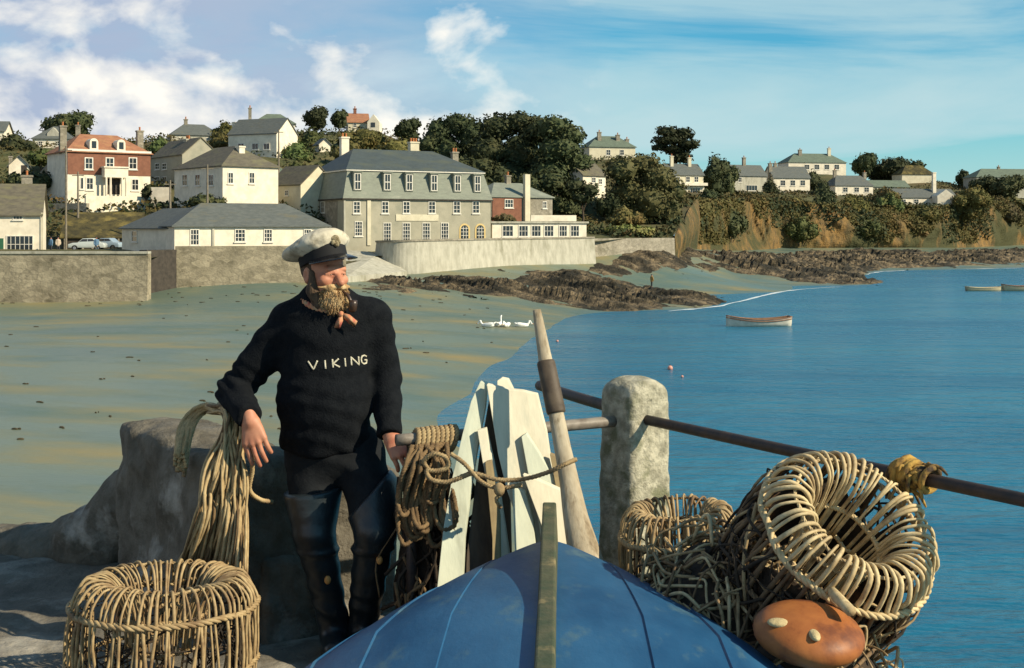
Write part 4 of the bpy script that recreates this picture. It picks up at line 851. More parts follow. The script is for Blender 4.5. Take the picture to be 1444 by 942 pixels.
tree('lone_pine', 'lone flat-topped pine standing above the cream villa on the skyline', 952, 174, 238, 76, 320, 'leaf_pine', seed=32, lobes=[(940, 186, 20, 9), (962, 188, 21, 10), (944, 198, 28, 8), (972, 204, 18, 9), (952, 210, 26, 8), (930, 208, 13, 6), (962, 222, 18, 10)], size=0.5, cat='pine')
tree('ivy_thicket', 'large brown-green ivy-clad thicket right of the white villa, above the garden wall', 905, 216, 332, 108, 206, 'leaf_brown', seed=33, cat='thicket', lobes=[(876, 240, 28, 22), (905, 232, 32, 18), (926, 250, 34, 26), (890, 270, 36, 26), (922, 284, 36, 28), (944, 300, 24, 26), (872, 290, 22, 22), (900, 305, 36, 20), (952, 270, 18, 20)], size=0.36, dens=0.55)
tree('yellow_bush', 'yellow-green bush on the lawn above the garden wall', 880, 288, 322, 62, 192, 'leaf_olive', 'bush', 34, cat='bush', size=.3)
tree('lawn_bush', 'bright green low bush along the top of the garden wall', 884, 314, 336, 76, 187, 'leaf_bright', 'bush', 35, cat='bush', size=.25)
G = 'dark trees right of the cream villa'
for k, (lab, px, tp, bs, wd, Y) in enumerate((('dark pointed tree close behind the cream villa\'s veranda', 1008, 210, 292, 40, 306), ('broader dark tree left of the stone villa', 1024, 222, 296, 36, 318), ('dark tree low at the corner of the far cliff', 996, 262, 310, 36, 262))):
    tree('dark_tree', lab, px, tp, bs, wd, Y, 'leaf_dark', 'round', 36 + k, group=G)
tree('skyline_copse_tree', 'dark tree left in the copse on the right skyline', 1218, 211, 254, 36, 420, 'leaf_dark', 'round', 41, size=.5); tree('skyline_copse_tree', 'wide dark tree right in the copse on the right skyline', 1254, 220, 262, 62, 425, 'leaf_dark', 'round', 42, size=.5)
tree('skyline_copse_tree', 'small dark tree behind the tan-roofed house', 1288, 224, 254, 30, 428, 'leaf_dark', 'round', 43, size=.5); tree('ball_tree', 'small round tree alone on the right skyline', 1357, 236, 266, 19, 412, 'leaf_dark', 'round', 44, size=.45)
tree('broad_tree', 'broad dark tree before the greenish-roofed house at the right edge', 1420, 244, 284, 52, 388, 'leaf_dark', 'round', 45, size=.5); tree('edge_tree', 'dark hedge-like tree left of the end house at right', 1386, 246, 276, 40, 392, 'leaf_dark', 'round', 46, size=.5)
B = [('bushy hedge below the orange-roofed skyline house', 514, 178, 214, 76, 262, 'leaf_olive'), ('dark bush mass beneath the skyline trees above the hotel roof', 440, 178, 222, 70, 250, 'leaf_green'), ('olive bush right of the white outhouse', 496, 196, 232, 60, 226, 'leaf_olive'),
     ('wide bush between the hotel chimneys and evergreens', 560, 192, 232, 90, 232, 'leaf_olive'), ('rounded bush left of the white outhouse', 420, 196, 238, 56, 226, 'leaf_green'), ('dark bush at the left of the green-roofed bungalow', 318, 168, 202, 46, 262, 'leaf_olive'),
     ('golden-green tree between the dark-roofed and bright white village houses', 312, 182, 216, 48, 236, 'leaf_olive'), ('green bush below the bungalow wall', 388, 176, 214, 46, 244, 'leaf_green'), ('bush in front of the white cottage\'s shaded wall', 288, 270, 296, 60, 156, 'leaf_dark'),
     ('dark bush against the porch side of the red house', 206, 258, 280, 18, 171, 'leaf_dark'), ('dark hedge behind the far left cottage', 40, 236, 272, 70, 178, 'leaf_dark'), ('dark scrub left of the upper white house', 22, 182, 226, 62, 225, 'leaf_dark'), ('small bush below the upper white house', 60, 208, 236, 60, 212, 'leaf_green'),
     ('bush behind the red house chimney', 226, 190, 222, 46, 232, 'leaf_green'), ('brown bush in front of the annexe brick wall', 712, 300, 320, 42, 177, 'leaf_brown'), ('green bush on the slope above the rear cottage', 420, 222, 262, 60, 200, 'leaf_green'), ('dark garden bush beside the villa among the trees', 858, 268, 312, 40, 204, 'leaf_dark'),
     ('garden bush between the stone villa and white house', 1086, 248, 290, 30, 345, 'leaf_dark'), ('garden bush right of the white house gable', 1160, 250, 292, 40, 348, 'leaf_dark'), ('bush before the bungalow with green roof', 1250, 262, 292, 50, 345, 'leaf_olive'), ('bush at the right end of the white bungalow', 1374, 258, 298, 60, 346, 'leaf_olive'),
     ('rounded bush at the cliff top between the white house and grey villa', 1165, 266, 302, 40, 318, 'leaf_dark'), ('spreading olive bush on the cliff edge below the grey villa', 1200, 272, 312, 60, 316, 'leaf_olive'), ('tall green bush on the cliff edge left of the white bungalow', 1256, 266, 310, 44, 324, 'leaf_green'), ('low olive bush on the cliff edge below the white bungalow', 1300, 288, 318, 60, 326, 'leaf_olive'), ('olive bush on the cliff edge right of the white bungalow', 1362, 272, 316, 52, 348, 'leaf_olive'), ('brownish bush hanging over the cliff at the right edge', 1420, 280, 318, 60, 380, 'leaf_brown'), ('dark bush hanging low on the cliff left of the ochre faces', 1030, 290, 338, 56, 262, 'leaf_dark'), ('green bush halfway down the cliff in the gully', 1130, 300, 344, 56, 296, 'leaf_green'), ('green bush halfway down the cliff beneath the grey villa', 1214, 300, 340, 56, 309, 'leaf_green'), ('olive bush halfway down the cliff beneath the bungalow', 1290, 306, 338, 50, 322, 'leaf_olive'),
     ('bush on the cliff edge below the stone villa', 1050, 270, 306, 60, 312, 'leaf_dark'), ('bush on the cliff edge below the white house', 1120, 274, 304, 64, 318, 'leaf_olive'), ('clump of bushes left of the grey villa', 1146, 238, 272, 36, 372, 'leaf_dark')]
for k, (lab, px, tp, bs, wd, Y, m) in enumerate(B): tree('bush', lab, px, tp, bs, wd, Y, m, 'bush', 60 + k, cat='bush', size=0.38)
# --- low scrub over the whole slope and the cliff face: nobody could count it
def scatter(n, seed, fn, size, m, name, label):
    r = np.random.default_rng(seed); p, nn = fn(r, n); v, f = leaf_quads(p, nn, size, r); tag(mesh_np(name, v, f, M[m]), label, 'scrub', kind='stuff')
def slope_pts(r, n, clump=0.0, seed=0, pr=(-120, 1560), hmax=1.6):
    px = r.uniform(*pr, n); t = r.uniform(0.0, 1, n) ** 1.3; F0 = front_Y(px); Yv = F0 + 1 + t * (300 + np.clip((px - 800) / 600, 0, 1) * 130 - F0); x = (px - CX) / F * Yv
    keep = (fbm(x * 0.11, Yv * 0.11, 0, seed, 3) > clump) & ~((px < 560) & (Yv < 158)) & ~((px < 860) & (px > 480) & (Yv < 186))
    px, x, Yv = px[keep], x[keep], Yv[keep]; k = len(x); hh = hmax * np.where(px > 975, 0.6, 1.0) * np.clip(0.55 + 0.9 * fbm(x * 0.22, Yv * 0.22, 3, seed + 1, 3), 0.05, 2); z = hill_z(x, Yv) + hh * r.uniform(0, 1, k) ** 0.6
    nn = r.normal(size=(k, 3)) + np.array([0, -.3, .8]); nn /= np.linalg.norm(nn, axis=1, keepdims=True); return np.stack([x, Yv, z], -1), nn
scatter(60000, 71, lambda r, n: slope_pts(r, n, -0.05, 71), 0.36, 'leaf_olive', 'olive_scrub', 'olive scrub covering the slopes between the houses')
scatter(60000, 72, lambda r, n: slope_pts(r, n, -0.02, 77), 0.36, 'leaf_dark', 'dark_scrub', 'dark green scrub covering the slopes between the houses')
def cliff_pts(r, n, seed, thr, pr=(984, 1700), lo=0.12):
    px = r.uniform(*pr, n); t = r.uniform(lo, 1.02, n); Yt = front_Y(px) + 1.5; Yf = Yt - np.interp(px, [951, 985, 1100, 2090], [2, 5, 6.5, 8]); Yv = Yf + (Yt - Yf) * t ** 1.3; x = (px - CX) / F * Yv
    zt = hill_z((px - CX) / F * Yt, Yt); zf = beach_z((px - CX) / F * Yf, Yf); z = zf + (zt - zf) * t
    Yv = Yv - np.sin(np.pi * np.clip(t, 0, 1)) ** .6 * (fbm(x * .12, Yv * .12, z * .1, 3, 5) * 3.6 + fbm(x * 0.045, x * 0.0 + 2, z * 0.06, 4, 3) * 8.0) - r.uniform(0, 1, n) ** 1.5 * np.clip(1.5 + 4.5 * fbm(x * .16, z * .2, 1, seed + 2, 3), .3, 5)
    dark = np.interp(px, [984, 1010, 1050, 1150, 1700], [0.5, 0.35, 0.18, 0.10, 0.04]); keep = fbm(x * 0.10, z * 0.14, 0, seed, 4) + (t - 0.62) * 0.75 + dark > thr
    nn = r.normal(size=(n, 3)) + np.array([0.2, -.9, .5]); nn /= np.linalg.norm(nn, axis=1, keepdims=True); return np.stack([x, Yv, z], -1)[keep], nn[keep]
scatter(56000, 73, lambda r, n: cliff_pts(r, n, 73, 0.0), 0.42, 'leaf_olive', 'cliff_scrub', 'olive scrub hanging down the far cliff')
scatter(16000, 74, lambda r, n: cliff_pts(r, n, 79, 0.12), 0.42, 'leaf_dark', 'dark_cliff_scrub', 'dark scrub on the far cliff')
# ================================================================ AFLOAT AND ON THE SHORE
M['swan'] = mat('white_feathers', (0.8, 0.8, 0.76), (0.7, 0.7, 0.66), 8, 0.8); M['beak'] = mat('orange_beak', (0.6, 0.22, 0.05), None, rough=0.5)
def swan(name, label, px, py, rz, neck_up, Lk_=0.55):
    p = hit(px, py); r = empty(name, p, label, 'swan', 'swans at the edge of the water', (0, 0, rz)); b = MB()
    b.ell((0, 0, .17), (Lk_, .24, .2), 16, 10); b.ell((-.42 * Lk_ / .55, 0, .27), (.26, .13, .09), 10, 6, Matrix.Rotation(0.5, 3, 'Y'))
    nk = [(.40, 0, .2), (.55, 0, .38), (.52, 0, .6), (.55, 0, .8), (.64, 0, .86)] if neck_up else [(.40, 0, .2), (.60, 0, .36), (.62, 0, .5), (.72, 0, .5), (.84, 0, .3)]
    b.tube(resample(nk, 14), [.1 - .05 * k / 13 for k in range(14)], 8); e = Vector(nk[-1]); b.ell(e, (.09, .06, .06), 10, 7); b.build('body', M['swan'], r, True)
    b = MB(); b.tube([e + Vector((.06, 0, 0)), e + Vector((.18, 0, -.05))], [.035, .012], 6); b.build('beak', M['beak'], r, True)
    for sgn in (-1, 1): b = MB(); b.ell((-.08, sgn * .19, .24), (.42, .07, .15), 12, 8, Matrix.Rotation(0.16, 3, 'Y')); b.build('wing', M['swan'], r, True)
swan('swan', 'leftmost of the white swans at the tide line', 688, 461.5, 2.9, False); swan('swan', 'white swan with raised neck, second from left at the tide line', 703, 460.5, 1.2, True, .42)
swan('swan', 'small white swan third from left at the tide line', 714, 461.5, -1.9, False, .42); swan('swan', 'rightmost white swan at the tide line, a gap away from the others', 736, 461.5, 0.15, False, .6)

def rowboat(name, label, px, py, Lm, beam, depth, rz, hullm, rimm, cat='rowing boat', band=None, thw=3, group=None):
    Y = EYE * F / (py - HY); o = Vector((PX(px, Y), Y, 0)); r = empty(name, o, label, cat, group, (0, 0, rz)); st = 15; rings = []
    def sect(t):
        w = beam / 2 * (1 - abs(2 * t - 0.85) ** 2.4 * (0.42 if t < .425 else 0.83)); w = max(w, .03); sh = depth * (1 + .45 * (2 * t - 0.9) ** 2); return w, sh
    for outer, nm in ((True, 'hull'), (False, 'inner_skin')):
        b = MB(); vs = []; n = 9
        for i in range(st):
            t = i / (st - 1); w, sh = sect(t); x = (t - .5) * Lm
            for k in range(n):
                a = (k / (n - 1) * 2 - 1) * math.pi / 2; ww = w - (0 if outer else .04); zz = sh - (sh + .18 - (0 if outer else .22)) * math.cos(a) ** .75
                vs.append((x * (1 if outer else .975), ww * math.sin(a), zz))
        fs = [[i * n + k, i * n + k + 1, (i + 1) * n + k + 1, (i + 1) * n + k] for i in range(st - 1) for k in range(n - 1)]
        if outer: fs += [list(range(n)), [(st - 1) * n + k for k in range(n)]]
        b.add(vs, fs); b.build(nm, M[hullm] if outer else M['boatwood'], r, True)
    b = MB()
    for sgn in (-1, 1): b.tube([((i / 20 - .5) * Lm, sgn * sect(i / 20)[0], sect(i / 20)[1]) for i in range(21)], .05, 6)
    b.tube([(-Lm / 2, -sect(0)[0], sect(0)[1]), (-Lm / 2, sect(0)[0], sect(0)[1])], .06, 6); b.build('gunwale', M[rimm], r, True)
    if band:
        b = MB()
        for sgn in (-1, 1): b.tube([((i / 20 - .5) * Lm, sgn * (sect(i / 20)[0] * .985 + .01), sect(i / 20)[1] - .16) for i in range(21)], .055, 6)
        b.build('rubbing_strake', M[band], r, True)
    for k in range(thw):
        t = .22 + .28 * k; w, sh = sect(t); b = MB(); b.box(((t - .5) * Lm, 0, sh * .72), (.26, 2 * w - .1, .05)); b.build('thwart', M['boatwood'], r)
M['boatwhite'] = mat('boat_white', (0.62, 0.58, 0.48), (0.5, 0.47, 0.38), 3, 0.5); M['boatwood'] = mat('boat_wood', (0.22, 0.13, 0.07), (0.15, 0.09, 0.05), 4, 0.6); M['boatrim'] = mat('brown_rim', (0.26, 0.14, 0.08), (0.17, 0.09, 0.055), 4, 0.6)
M['boatcream'] = mat('boat_cream', (0.55, 0.46, 0.28), (0.44, 0.37, 0.23), 3, 0.6)
rowboat('rowing_boat', 'white rowing boat with brown gunwale moored alone on the open blue water', 1069, 460, 5.7, 1.7, 0.62, math.pi + 0.06, 'boatwhite', 'boatrim', band='boatrim')
rowboat('punt', 'flat cream punt afloat at the right edge, left of the pair', 1391, 410, 5.6, 1.5, 0.42, 0.04, 'boatcream', 'boatcream', 'punt', thw=2); rowboat('dinghy', 'cream and brown dinghy cut off by the right edge beside the punt', 1443, 410, 5.6, 1.7, 0.65, -0.06, 'boatcream', 'boatrim', 'dinghy', thw=2)
M['buoy'] = mat('faded_buoy', (0.62, 0.30, 0.22), (0.5, 0.25, 0.2), 4, 0.5)
def buoy(px, py, r_, label):
    Y = EYE * F / (py - HY); o = Vector((PX(px, Y), Y, 0)); e = empty('buoy', o, label, 'buoy', 'small buoys on the bay'); b = MB(); b.ell((0, 0, r_ * .55), (r_, r_, r_), 14, 10); b.build('float', M['buoy'], e, True)
    b = MB(); b.tube([(0, 0, r_ * 1.4), (0, 0, r_ * 1.9)], r_ * .2, 8); b.build('ring', M['fig_dark'], e)
buoy(945, 521, .16, 'larger pink buoy on the water above the granite post'); buoy(962, 532, .08, 'smaller pink buoy to the right of the larger one'); buoy(786, 482, .1, 'tiny pale buoy close to the tide line')

# ================================================================ THE QUAY
def Q(px, py, Y): p = P(px, py, Y); return (p.x, p.y, p.z - QZ)
M['quay'] = mat('quay_stone', (0.16, 0.145, 0.115), (0.095, 0.085, 0.065), 3.5, 0.9, 0.7, 14, c3=(0.33, 0.31, 0.26), s3=1.6, lo3=0.52, hi3=0.66, bdist=0.03)
M['granite'] = mat('granite', (0.47, 0.44, 0.33), (0.25, 0.235, 0.17), 22, 0.9, 1.0, 48, c3=(0.17, 0.17, 0.10), s3=9, lo3=0.5, hi3=0.64, bdist=0.012)
M['blockstone'] = mat('block_stone', (0.155, 0.14, 0.11), (0.085, 0.075, 0.055), 6, 0.95, 1.0, 22, c3=(0.34, 0.325, 0.28), s3=2.6, lo3=0.56, hi3=0.7, bdist=0.02)  # base colour darkened to carry the parapet's shade
M['iron'] = mat('rusty_iron', (0.03, 0.025, 0.022), (0.06, 0.038, 0.028), 18, 0.55, 0.5, 50, c3=(0.03, 0.03, 0.035), s3=8, bdist=0.004); M['iron_pale'] = mat('worn_rail', (0.24, 0.21, 0.17), (0.13, 0.105, 0.08), 14, 0.5, 0.4, 40, bdist=0.004)
edge = [(2.6, 1.2), (1.72, 3.4), (1.2, 4.5), (0.66, 5.62), (0.2, 5.75), (-0.6, 5.95), (-1.2, 6.6), (-1.9, 7.15), (-2.6, 7.25), (-3.3, 7.35), (-4.5, 7.6), (-9, 8.6), (-9, -6), (4, -6)]
gx, gy = np.meshgrid(np.arange(-9, 4.05, 0.06), np.arange(-6, 8.7, 0.06), indexing='xy'); dq = pdist(gx, gy, np.array(edge)) + 0.10 * fbm(gx * 2.2, gy * 2.2, 0, 41, 4)
gz = QZ + 0.035 * fbm(gx * 1.6, gy * 1.6, 0, 42, 5) + 0.03 * np.abs(fbm(gx * 4, gy * 4, 1, 43, 4)) - np.clip(0.12 - dq, 0, 9) ** 1.0 * 0.0; gz = np.where(dq < 0.06, gz - (0.06 - np.clip(dq, -0.6, 0.06)) * 0.6, gz); gz = np.where(dq < -.02, gz - np.clip(-.02 - dq, 0, .5) * 12, gz)
m_ = gx.shape[1]; i = np.arange(gx.shape[0] - 1)[:, None] * m_ + np.arange(m_ - 1)[None]; q = np.stack([i, i + 1, i + m_ + 1, i + m_], -1).reshape(-1, 4); q = q[(dq.reshape(-1)[q] > -0.45).any(1)]; us, inv = np.unique(q, return_inverse=True)
tag(mesh_np('quay', np.stack([gx, gy, gz], -1).reshape(-1, 3)[us], inv.reshape(-1, 4), M['quay'], smooth=True), kind='structure')

def stone(name, label, fn, lo, hi, h, m, cat, amp=0.012, fr=9, smooth=True, sub=None, root=None):
    g = lambda X, Y, Z: fn(X, Y, Z) + amp * fbm(X * fr, Y * fr, Z * fr, 51, 4)
    v, f = sdf_mesh(g, lo, hi, h); v[:, 2] += QZ
    if root is None:
        c = np.array([(lo[0] + hi[0]) / 2, (lo[1] + hi[1]) / 2, QZ]); o = mesh_np(name, v - c, f, M[m], None, smooth); o.location = c; tag(o, label, cat); return o
# granite post, turned so that its left face is in shade
pcx, pcy, th = 0.530, 5.36, math.radians(37)
def post_fn(X, Y, Z):
    u = (X - pcx) * math.cos(th) + (Y - pcy) * math.sin(th); w = -(X - pcx) * math.sin(th) + (Y - pcy) * math.cos(th)
    k = 1 + 0.10 * (1.0 - Z); d = rbox(u / k, w / k, Z, (0, 0, .35), (.116, .108, .795), .035); dome = np.sqrt(u ** 2 * 1.0 + w ** 2 * .7 + ((Z - .985)) ** 2 * .95) - .162; dome2 = cap(u, w, Z, (-.0, 0, -1), (0, 0, .985), 2.0, .15)
    return smax(d, np.where(Z > .985, dome, -1.0), .02)
stone('granite_post', 'rough granite post with rounded top carrying the iron rails', post_fn, (.25, 5.1, -.25), (.82, 5.62, 1.2), .0085, 'granite', 'post', .0085, 16)
# stone block, rubble and slabs on the left
def block_fn(X, Y, Z):
    def obx(c, hs, a, r=.05):
        u = (X - c[0]) * math.cos(a) + (Y - c[1]) * math.sin(a); w = -(X - c[0]) * math.sin(a) + (Y - c[1]) * math.cos(a); return rbox(u, w, Z, (0, 0, c[2]), hs, r)
    d = obx((-1.45, 5.93, .33), (.21, .70, .46), math.radians(36), .05); d = smin(d, cap(X, Y, Z, (-1.86, 6.5, .48), (-2.28, 6.8, .05), .17, .2), .1)
    return smin(d, cap(X, Y, Z, (-2.3, 6.85, .0), (-3.3, 7.1, -.1), .2, .13), .12)
stone('stone_parapet', 'rough stone parapet block with rubble sloping down to its left, under the straw rope', block_fn, (-3.6, 5.1, -.3), (-.9, 7.4, .95), .022, 'blockstone', 'parapet', .045, 6.5, smooth=True)
def slab_fn(X, Y, Z):
    u = (X + .83) * .9 + (Y - 5.82) * .43; w = -(X + .83) * .43 + (Y - 5.82) * .9; return rbox(u, w, Z, (0, 0, .28), (.27, .16, .38), .04)
stone('stone_block', 'pale upright stone behind the fisherman\'s legs', slab_fn, (-1.3, 5.4, -.25), (-.4, 6.2, .8), .014, 'blockstone', 'stone', .03, 7)
stone('flat_stone', 'low broken stone with a sunlit top just left of the boots', lambda X, Y, Z: rbox((X + 1.0) * .8 + (Y - 5.5) * .6, -(X + 1.0) * .6 + (Y - 5.5) * .8, Z + (X + 1.0) * .25, (0, 0, .16), (.17, .13, .2), .03), (-1.35, 5.15, -.2), (-.68, 5.85, .55), .012, 'blockstone', 'stone', .025, 9)
tag(stone('kerb', None, lambda X, Y, Z: rbox((X - .95) * .52 + (Y - 4.35) * -.854, (X - .95) * .854 + (Y - 4.35) * .52 , Z, (0, 0, .05), (1.7, .26, .15), .04), (-.3, 2.6, -.2), (2.2, 6.0, .3), .025, 'quay', 'kerb', .02, 6), kind='structure'); k_ = bpy.data.objects['kerb']
for kk in ('category',):
    if kk in k_: del k_[kk]
# rails
def rail(name, label, pts, r, m):
    pts = [Vector(p) + Vector((0, 0, QZ)) for p in pts]; o = pts[0].copy(); b = MB(o); b.tube(resample(pts, 24), r, 12); ob = b.build(name, M[m], None, True); ob.location = o; tag(ob, label, 'rail', 'iron rails on the quay post')
rh = .968
rail('iron_rail', 'dark iron rail running from the granite post to the right edge', [(.565, 5.27, rh), (1.05, 4.50, rh - .004), (1.53, 3.71, rh), (2.05, 2.86, rh)], .022, 'iron')
rail('iron_rail', 'worn paler iron rail running left from the post behind the boards', [(.44, 5.30, rh - .012), (0.0, 5.11, rh - .02), (-.46, 4.93, rh - .03)], .024, 'iron_pale')
rail('iron_rail', 'short dark iron rail running away behind the spar', [(.42, 5.36, 1.01), (.3, 5.65, 1.01), (.135, 6.08, 1.01)], .025, 'iron')
b = MB((-.40, 4.96, QZ)); b.tube([(-.40, 4.96, QZ - .05), (-.40, 4.96, QZ + rh - .05)], [.024, .022], 10); b.ell((-.40, 4.96, QZ + rh - .045), (.03, .03, .02), 12, 8); st = b.build('iron_stanchion', M['iron'], None, True); st.location = (-.40, 4.96, QZ); tag(st, 'dark iron stanchion under the hanging rope coil', 'stanchion')
# knotted rag on the rail
M['rag'] = mat('yellow_rope', (0.42, 0.26, 0.06), (0.22, 0.13, 0.04), 25, 0.9, 0.6, 60, c3=(0.06, 0.04, 0.025), s3=12, lo3=0.5, hi3=0.6, bdist=0.01)
random.seed(9); r0 = Vector((1.312, 4.068, QZ + rh)); dr = Vector((.52, -.854, 0)); root = empty('rope_binding', r0, 'frayed yellow-brown rope lashed round the right rail behind the big pot', 'rope'); b = MB(r0)
for k in range(13):
    s_ = -.065 + .0115 * k; rr = .034 + .014 * random.random() + .012 * math.sin(k * .5); ring = [r0 + dr * (s_ + .01 * math.sin(a)) + (Vector((.854, .52, 0)) * math.cos(a) + Vector((0, 0, 1)) * math.sin(a)) * rr for a in np.linspace(0, 2 * math.pi, 14, endpoint=False)]; b.tube(ring, .0105, 6, True)
b.build('turns', M['rag'], root, True); b = MB(r0)
for k in range(34):
    a = random.uniform(0, 6.28); s_ = random.uniform(-.06, .06); p = r0 + dr * s_ + (Vector((.854, .52, 0)) * math.cos(a) + Vector((0, 0, 1)) * math.sin(a)) * .045; d = Vector((random.uniform(-.03, .06), random.uniform(-.04, .02), random.uniform(-.05, .02))); b.tube(resample([p, p + d * .6, p + d + Vector((0, 0, -.025))], 6), [.007, .007, .006, .006, .005, .003], 5)
b.build('frayed_ends', M['rag'], root, True)

# ---------------------------------------------------------------- upturned blue dinghy
M['bluepaint'] = mat('blue_boat_paint', (0.009, 0.058, 0.140), (0.022, 0.098, 0.205), 2.6, 0.52, 0.6, 14, c3=(0.07, 0.135, 0.17), s3=9.0, lo3=0.56, hi3=0.74, spec=0.25, bdist=0.006, stretch=(1, .45, 1))
M['keelpaint'] = mat('keel_timber', (0.050, 0.065, 0.035), (0.095, 0.09, 0.05), 9, 0.7, 0.6, 30, c3=(0.24, 0.19, 0.09), s3=7, lo3=0.56, hi3=0.68, bdist=0.008)
M['bare'] = mat('bare_edge', (0.30, 0.32, 0.30), (0.10, 0.16, 0.22), 12, 0.7)
bo = Vector((.135, 4.47, QZ)); root = empty('upturned_boat', bo, 'blue-painted dinghy lying upside down with its keel and skeg uppermost', 'boat', None, (0, 0, math.radians(-2.2)))
LB = 3.0
def hull_w(t): return 1.0 * (.70 + .30 * min(1, t / .30) ** .6 if t < .30 else 1) * (1 - max(0, (t - .42) / .58) ** 2.2 * .97) if t < 1 else .02
def hull_h(t): return .655 + .03 * math.sin(math.pi * min(t * 1.2, 1)) - .12 * max(0, (t - .7) / .3) ** 2
def hull_p(t, q, off=0.0):
    """q in 0..1 from the keel to the gunwale"""
    w, h_ = hull_w(t), hull_h(t) - .06; xn = math.sin(q * math.pi / 2) ** .92; pw = 1.3 + 1.1 * min(1, t / .3); zn = max(0, 1 - xn ** pw) ** (1 / 1.6); return w * xn * (1 + off), .06 + (h_) * zn * (1 + off * .8) , -t * LB
ns = 7; tN = 40
for sgn in (-1, 1):
    for s_ in range(ns):
        q0, q1 = (s_ / ns) ** .95, min(1, ((s_ + 1) / ns) ** .95 + .012); b = MB(); vs = []
        for i in range(tN + 1):
            t = i / tN
            for k in range(5):
                q = q0 + (q1 - q0) * k / 4; x, z, y = hull_p(t, q, .011 * (1 - k / 4)); vs.append((sgn * x, y, z))
            for k in (4, 0):
                q = q0 + (q1 - q0) * k / 4; x, z, y = hull_p(t, q, .011 * (1 - k / 4) - .026); vs.append((sgn * x, y, z))
        n = 7; fs = [[i * n + k, i * n + (k + 1) % n, (i + 1) * n + (k + 1) % n, (i + 1) * n + k] for i in range(tN) for k in range(n)] + [list(range(n)), [tN * n + k for k in range(n)]]
        b.add(vs, fs); ob = b.build('strake', M['bluepaint'], root, True)
        md = ob.modifiers.new('edge', 'EDGE_SPLIT'); md.split_angle = math.radians(35)
b = MB(); out = [hull_p(0, q) for q in np.linspace(0, 1, 16)]; poly = [(x, .012, z) for x, z, _ in out] + [(-x, .012, z) for x, z, _ in out[::-1]][:-1]; b.prism(poly, (0, -.03, 0)); b.build('transom', M['bluepaint'], root)
b = MB(); tl = np.linspace(0, .97, 30); vs = []
for t in tl:
    z = hull_h(t); hh = .035 + .105 * max(0, 1 - t / .30) ** 1.3
    vs += [(-.033, -t * LB, z - .05), (.033, -t * LB, z - .05), (.024, -t * LB, z + hh), (-.024, -t * LB, z + hh)]
b.add(vs, [[i * 4 + k, i * 4 + (k + 1) % 4, (i + 1) * 4 + (k + 1) % 4, (i + 1) * 4 + k] for i in range(29) for k in range(4)] + [[0, 1, 2, 3], [116, 117, 118, 119]]); b.build('keel', M['keelpaint'], root, False, .006)
b = MB()
for sgn in (-1, 1): b.tube([(sgn * (hull_p(t, 1)[0] + .015), -t * LB, .07) for t in np.linspace(0, .98, 30)], .022, 8)
b.build('gunwale', M['bare'], root, True)

# ---------------------------------------------------------------- painted boards and spar
M['board'] = mat('white_board', (0.60, 0.56, 0.43), (0.50, 0.47, 0.36), 5, 0.7, 0.25, 40, c3=(0.42, 0.42, 0.33), s3=4.0, lo3=0.56, hi3=0.74, stretch=(3, 3, .5), bdist=0.004)
M['board_green'] = mat('pale_green_board', (0.50, 0.53, 0.42), (0.42, 0.45, 0.36), 5, 0.7, 0.25, 40, c3=(0.30, 0.32, 0.25), s3=4.0, lo3=0.56, hi3=0.74, stretch=(3, 3, .5), bdist=0.004)
M['board_shadow'] = mat('shadow_board', (0.055, 0.042, 0.032), (0.09, 0.07, 0.05), 6, 0.85, 0.4, 30, stretch=(3, 3, .5), bdist=0.004); M['edgewood'] = mat('edge_wood', (0.28, 0.22, 0.11), (0.2, 0.15, 0.08), 10, 0.8)
GB = 'boards tied together behind the blue boat'
def board(label, poly, lay, m, t=.022, lean=.34):
    pts = [Vector(P(a, c, 4.86 + (790 - c) / 250 * lean * .5 + lay + (a - 715) * .0013)) for a, c in poly]; o = min(pts, key=lambda p: p.z).copy(); root = empty('board', o, label, 'board', GB); b = MB(o); b.prism(pts, (0.006, t, .004)); b.build('plank', M[m], root, False, .003)
board('widest white board with a notched top edge, leaning in the middle', [(686, 542), (700, 545), (715, 549), (736, 551), (757, 556), (764, 585), (770, 608), (777, 655), (794, 705), (800, 800), (752, 800), (730, 735), (714, 690), (702, 640), (694, 590)], .0, 'board')
board('pale green outermost left board, narrowing to a point at the top', [(677, 538), (687, 541), (684, 575), (672, 640), (664, 690), (655, 760), (650, 870), (612, 870), (625, 745), (636, 680), (652, 612), (664, 566)], .05, 'board_green')
board('dark board added as the shadow in the gap beside the leftmost board', [(690, 560), (704, 566), (718, 690), (722, 860), (655, 860), (658, 780), (664, 735), (668, 700), (676, 640)], .085, 'board_shadow')  # near-black plank drawn where the wide board's shadow falls
board('thin white slat between the shadow board and the widest board', [(673, 607), (685, 604), (695, 650), (706, 705), (718, 786), (722, 860), (708, 860), (702, 770), (690, 700), (680, 650)], .012, 'board')
board('narrow weathered slat with ragged edges in the left gap', [(684, 652), (692, 650), (704, 730), (706, 860), (694, 860), (694, 760)], -.012, 'edgewood')
board('short white board with a rounded top behind the widest board', [(701, 537), (707, 533), (716, 535), (724, 551), (726, 640), (704, 640)], .045, 'board')
board('pointed white board standing before the widest one at its right', [(735, 616), (742, 611), (760, 640), (790, 688), (799, 700), (804, 800), (770, 800), (756, 720), (744, 665)], -.03, 'board_green')
board('lowest pale board with a slanting top edge, right above the boat', [(737, 669), (752, 674), (797, 694), (802, 730), (806, 800), (780, 800), (765, 745), (750, 705)], -.06, 'board')
board('pale green board stub low in the middle just above the boat', [(722, 686), (741, 694), (752, 735), (760, 830), (728, 830)], -.028, 'board_green')
board('slim ochre batten between the widest board and the spar', [(775, 640), (783, 643), (797, 695), (800, 790), (790, 790), (786, 700)], -.045, 'edgewood')
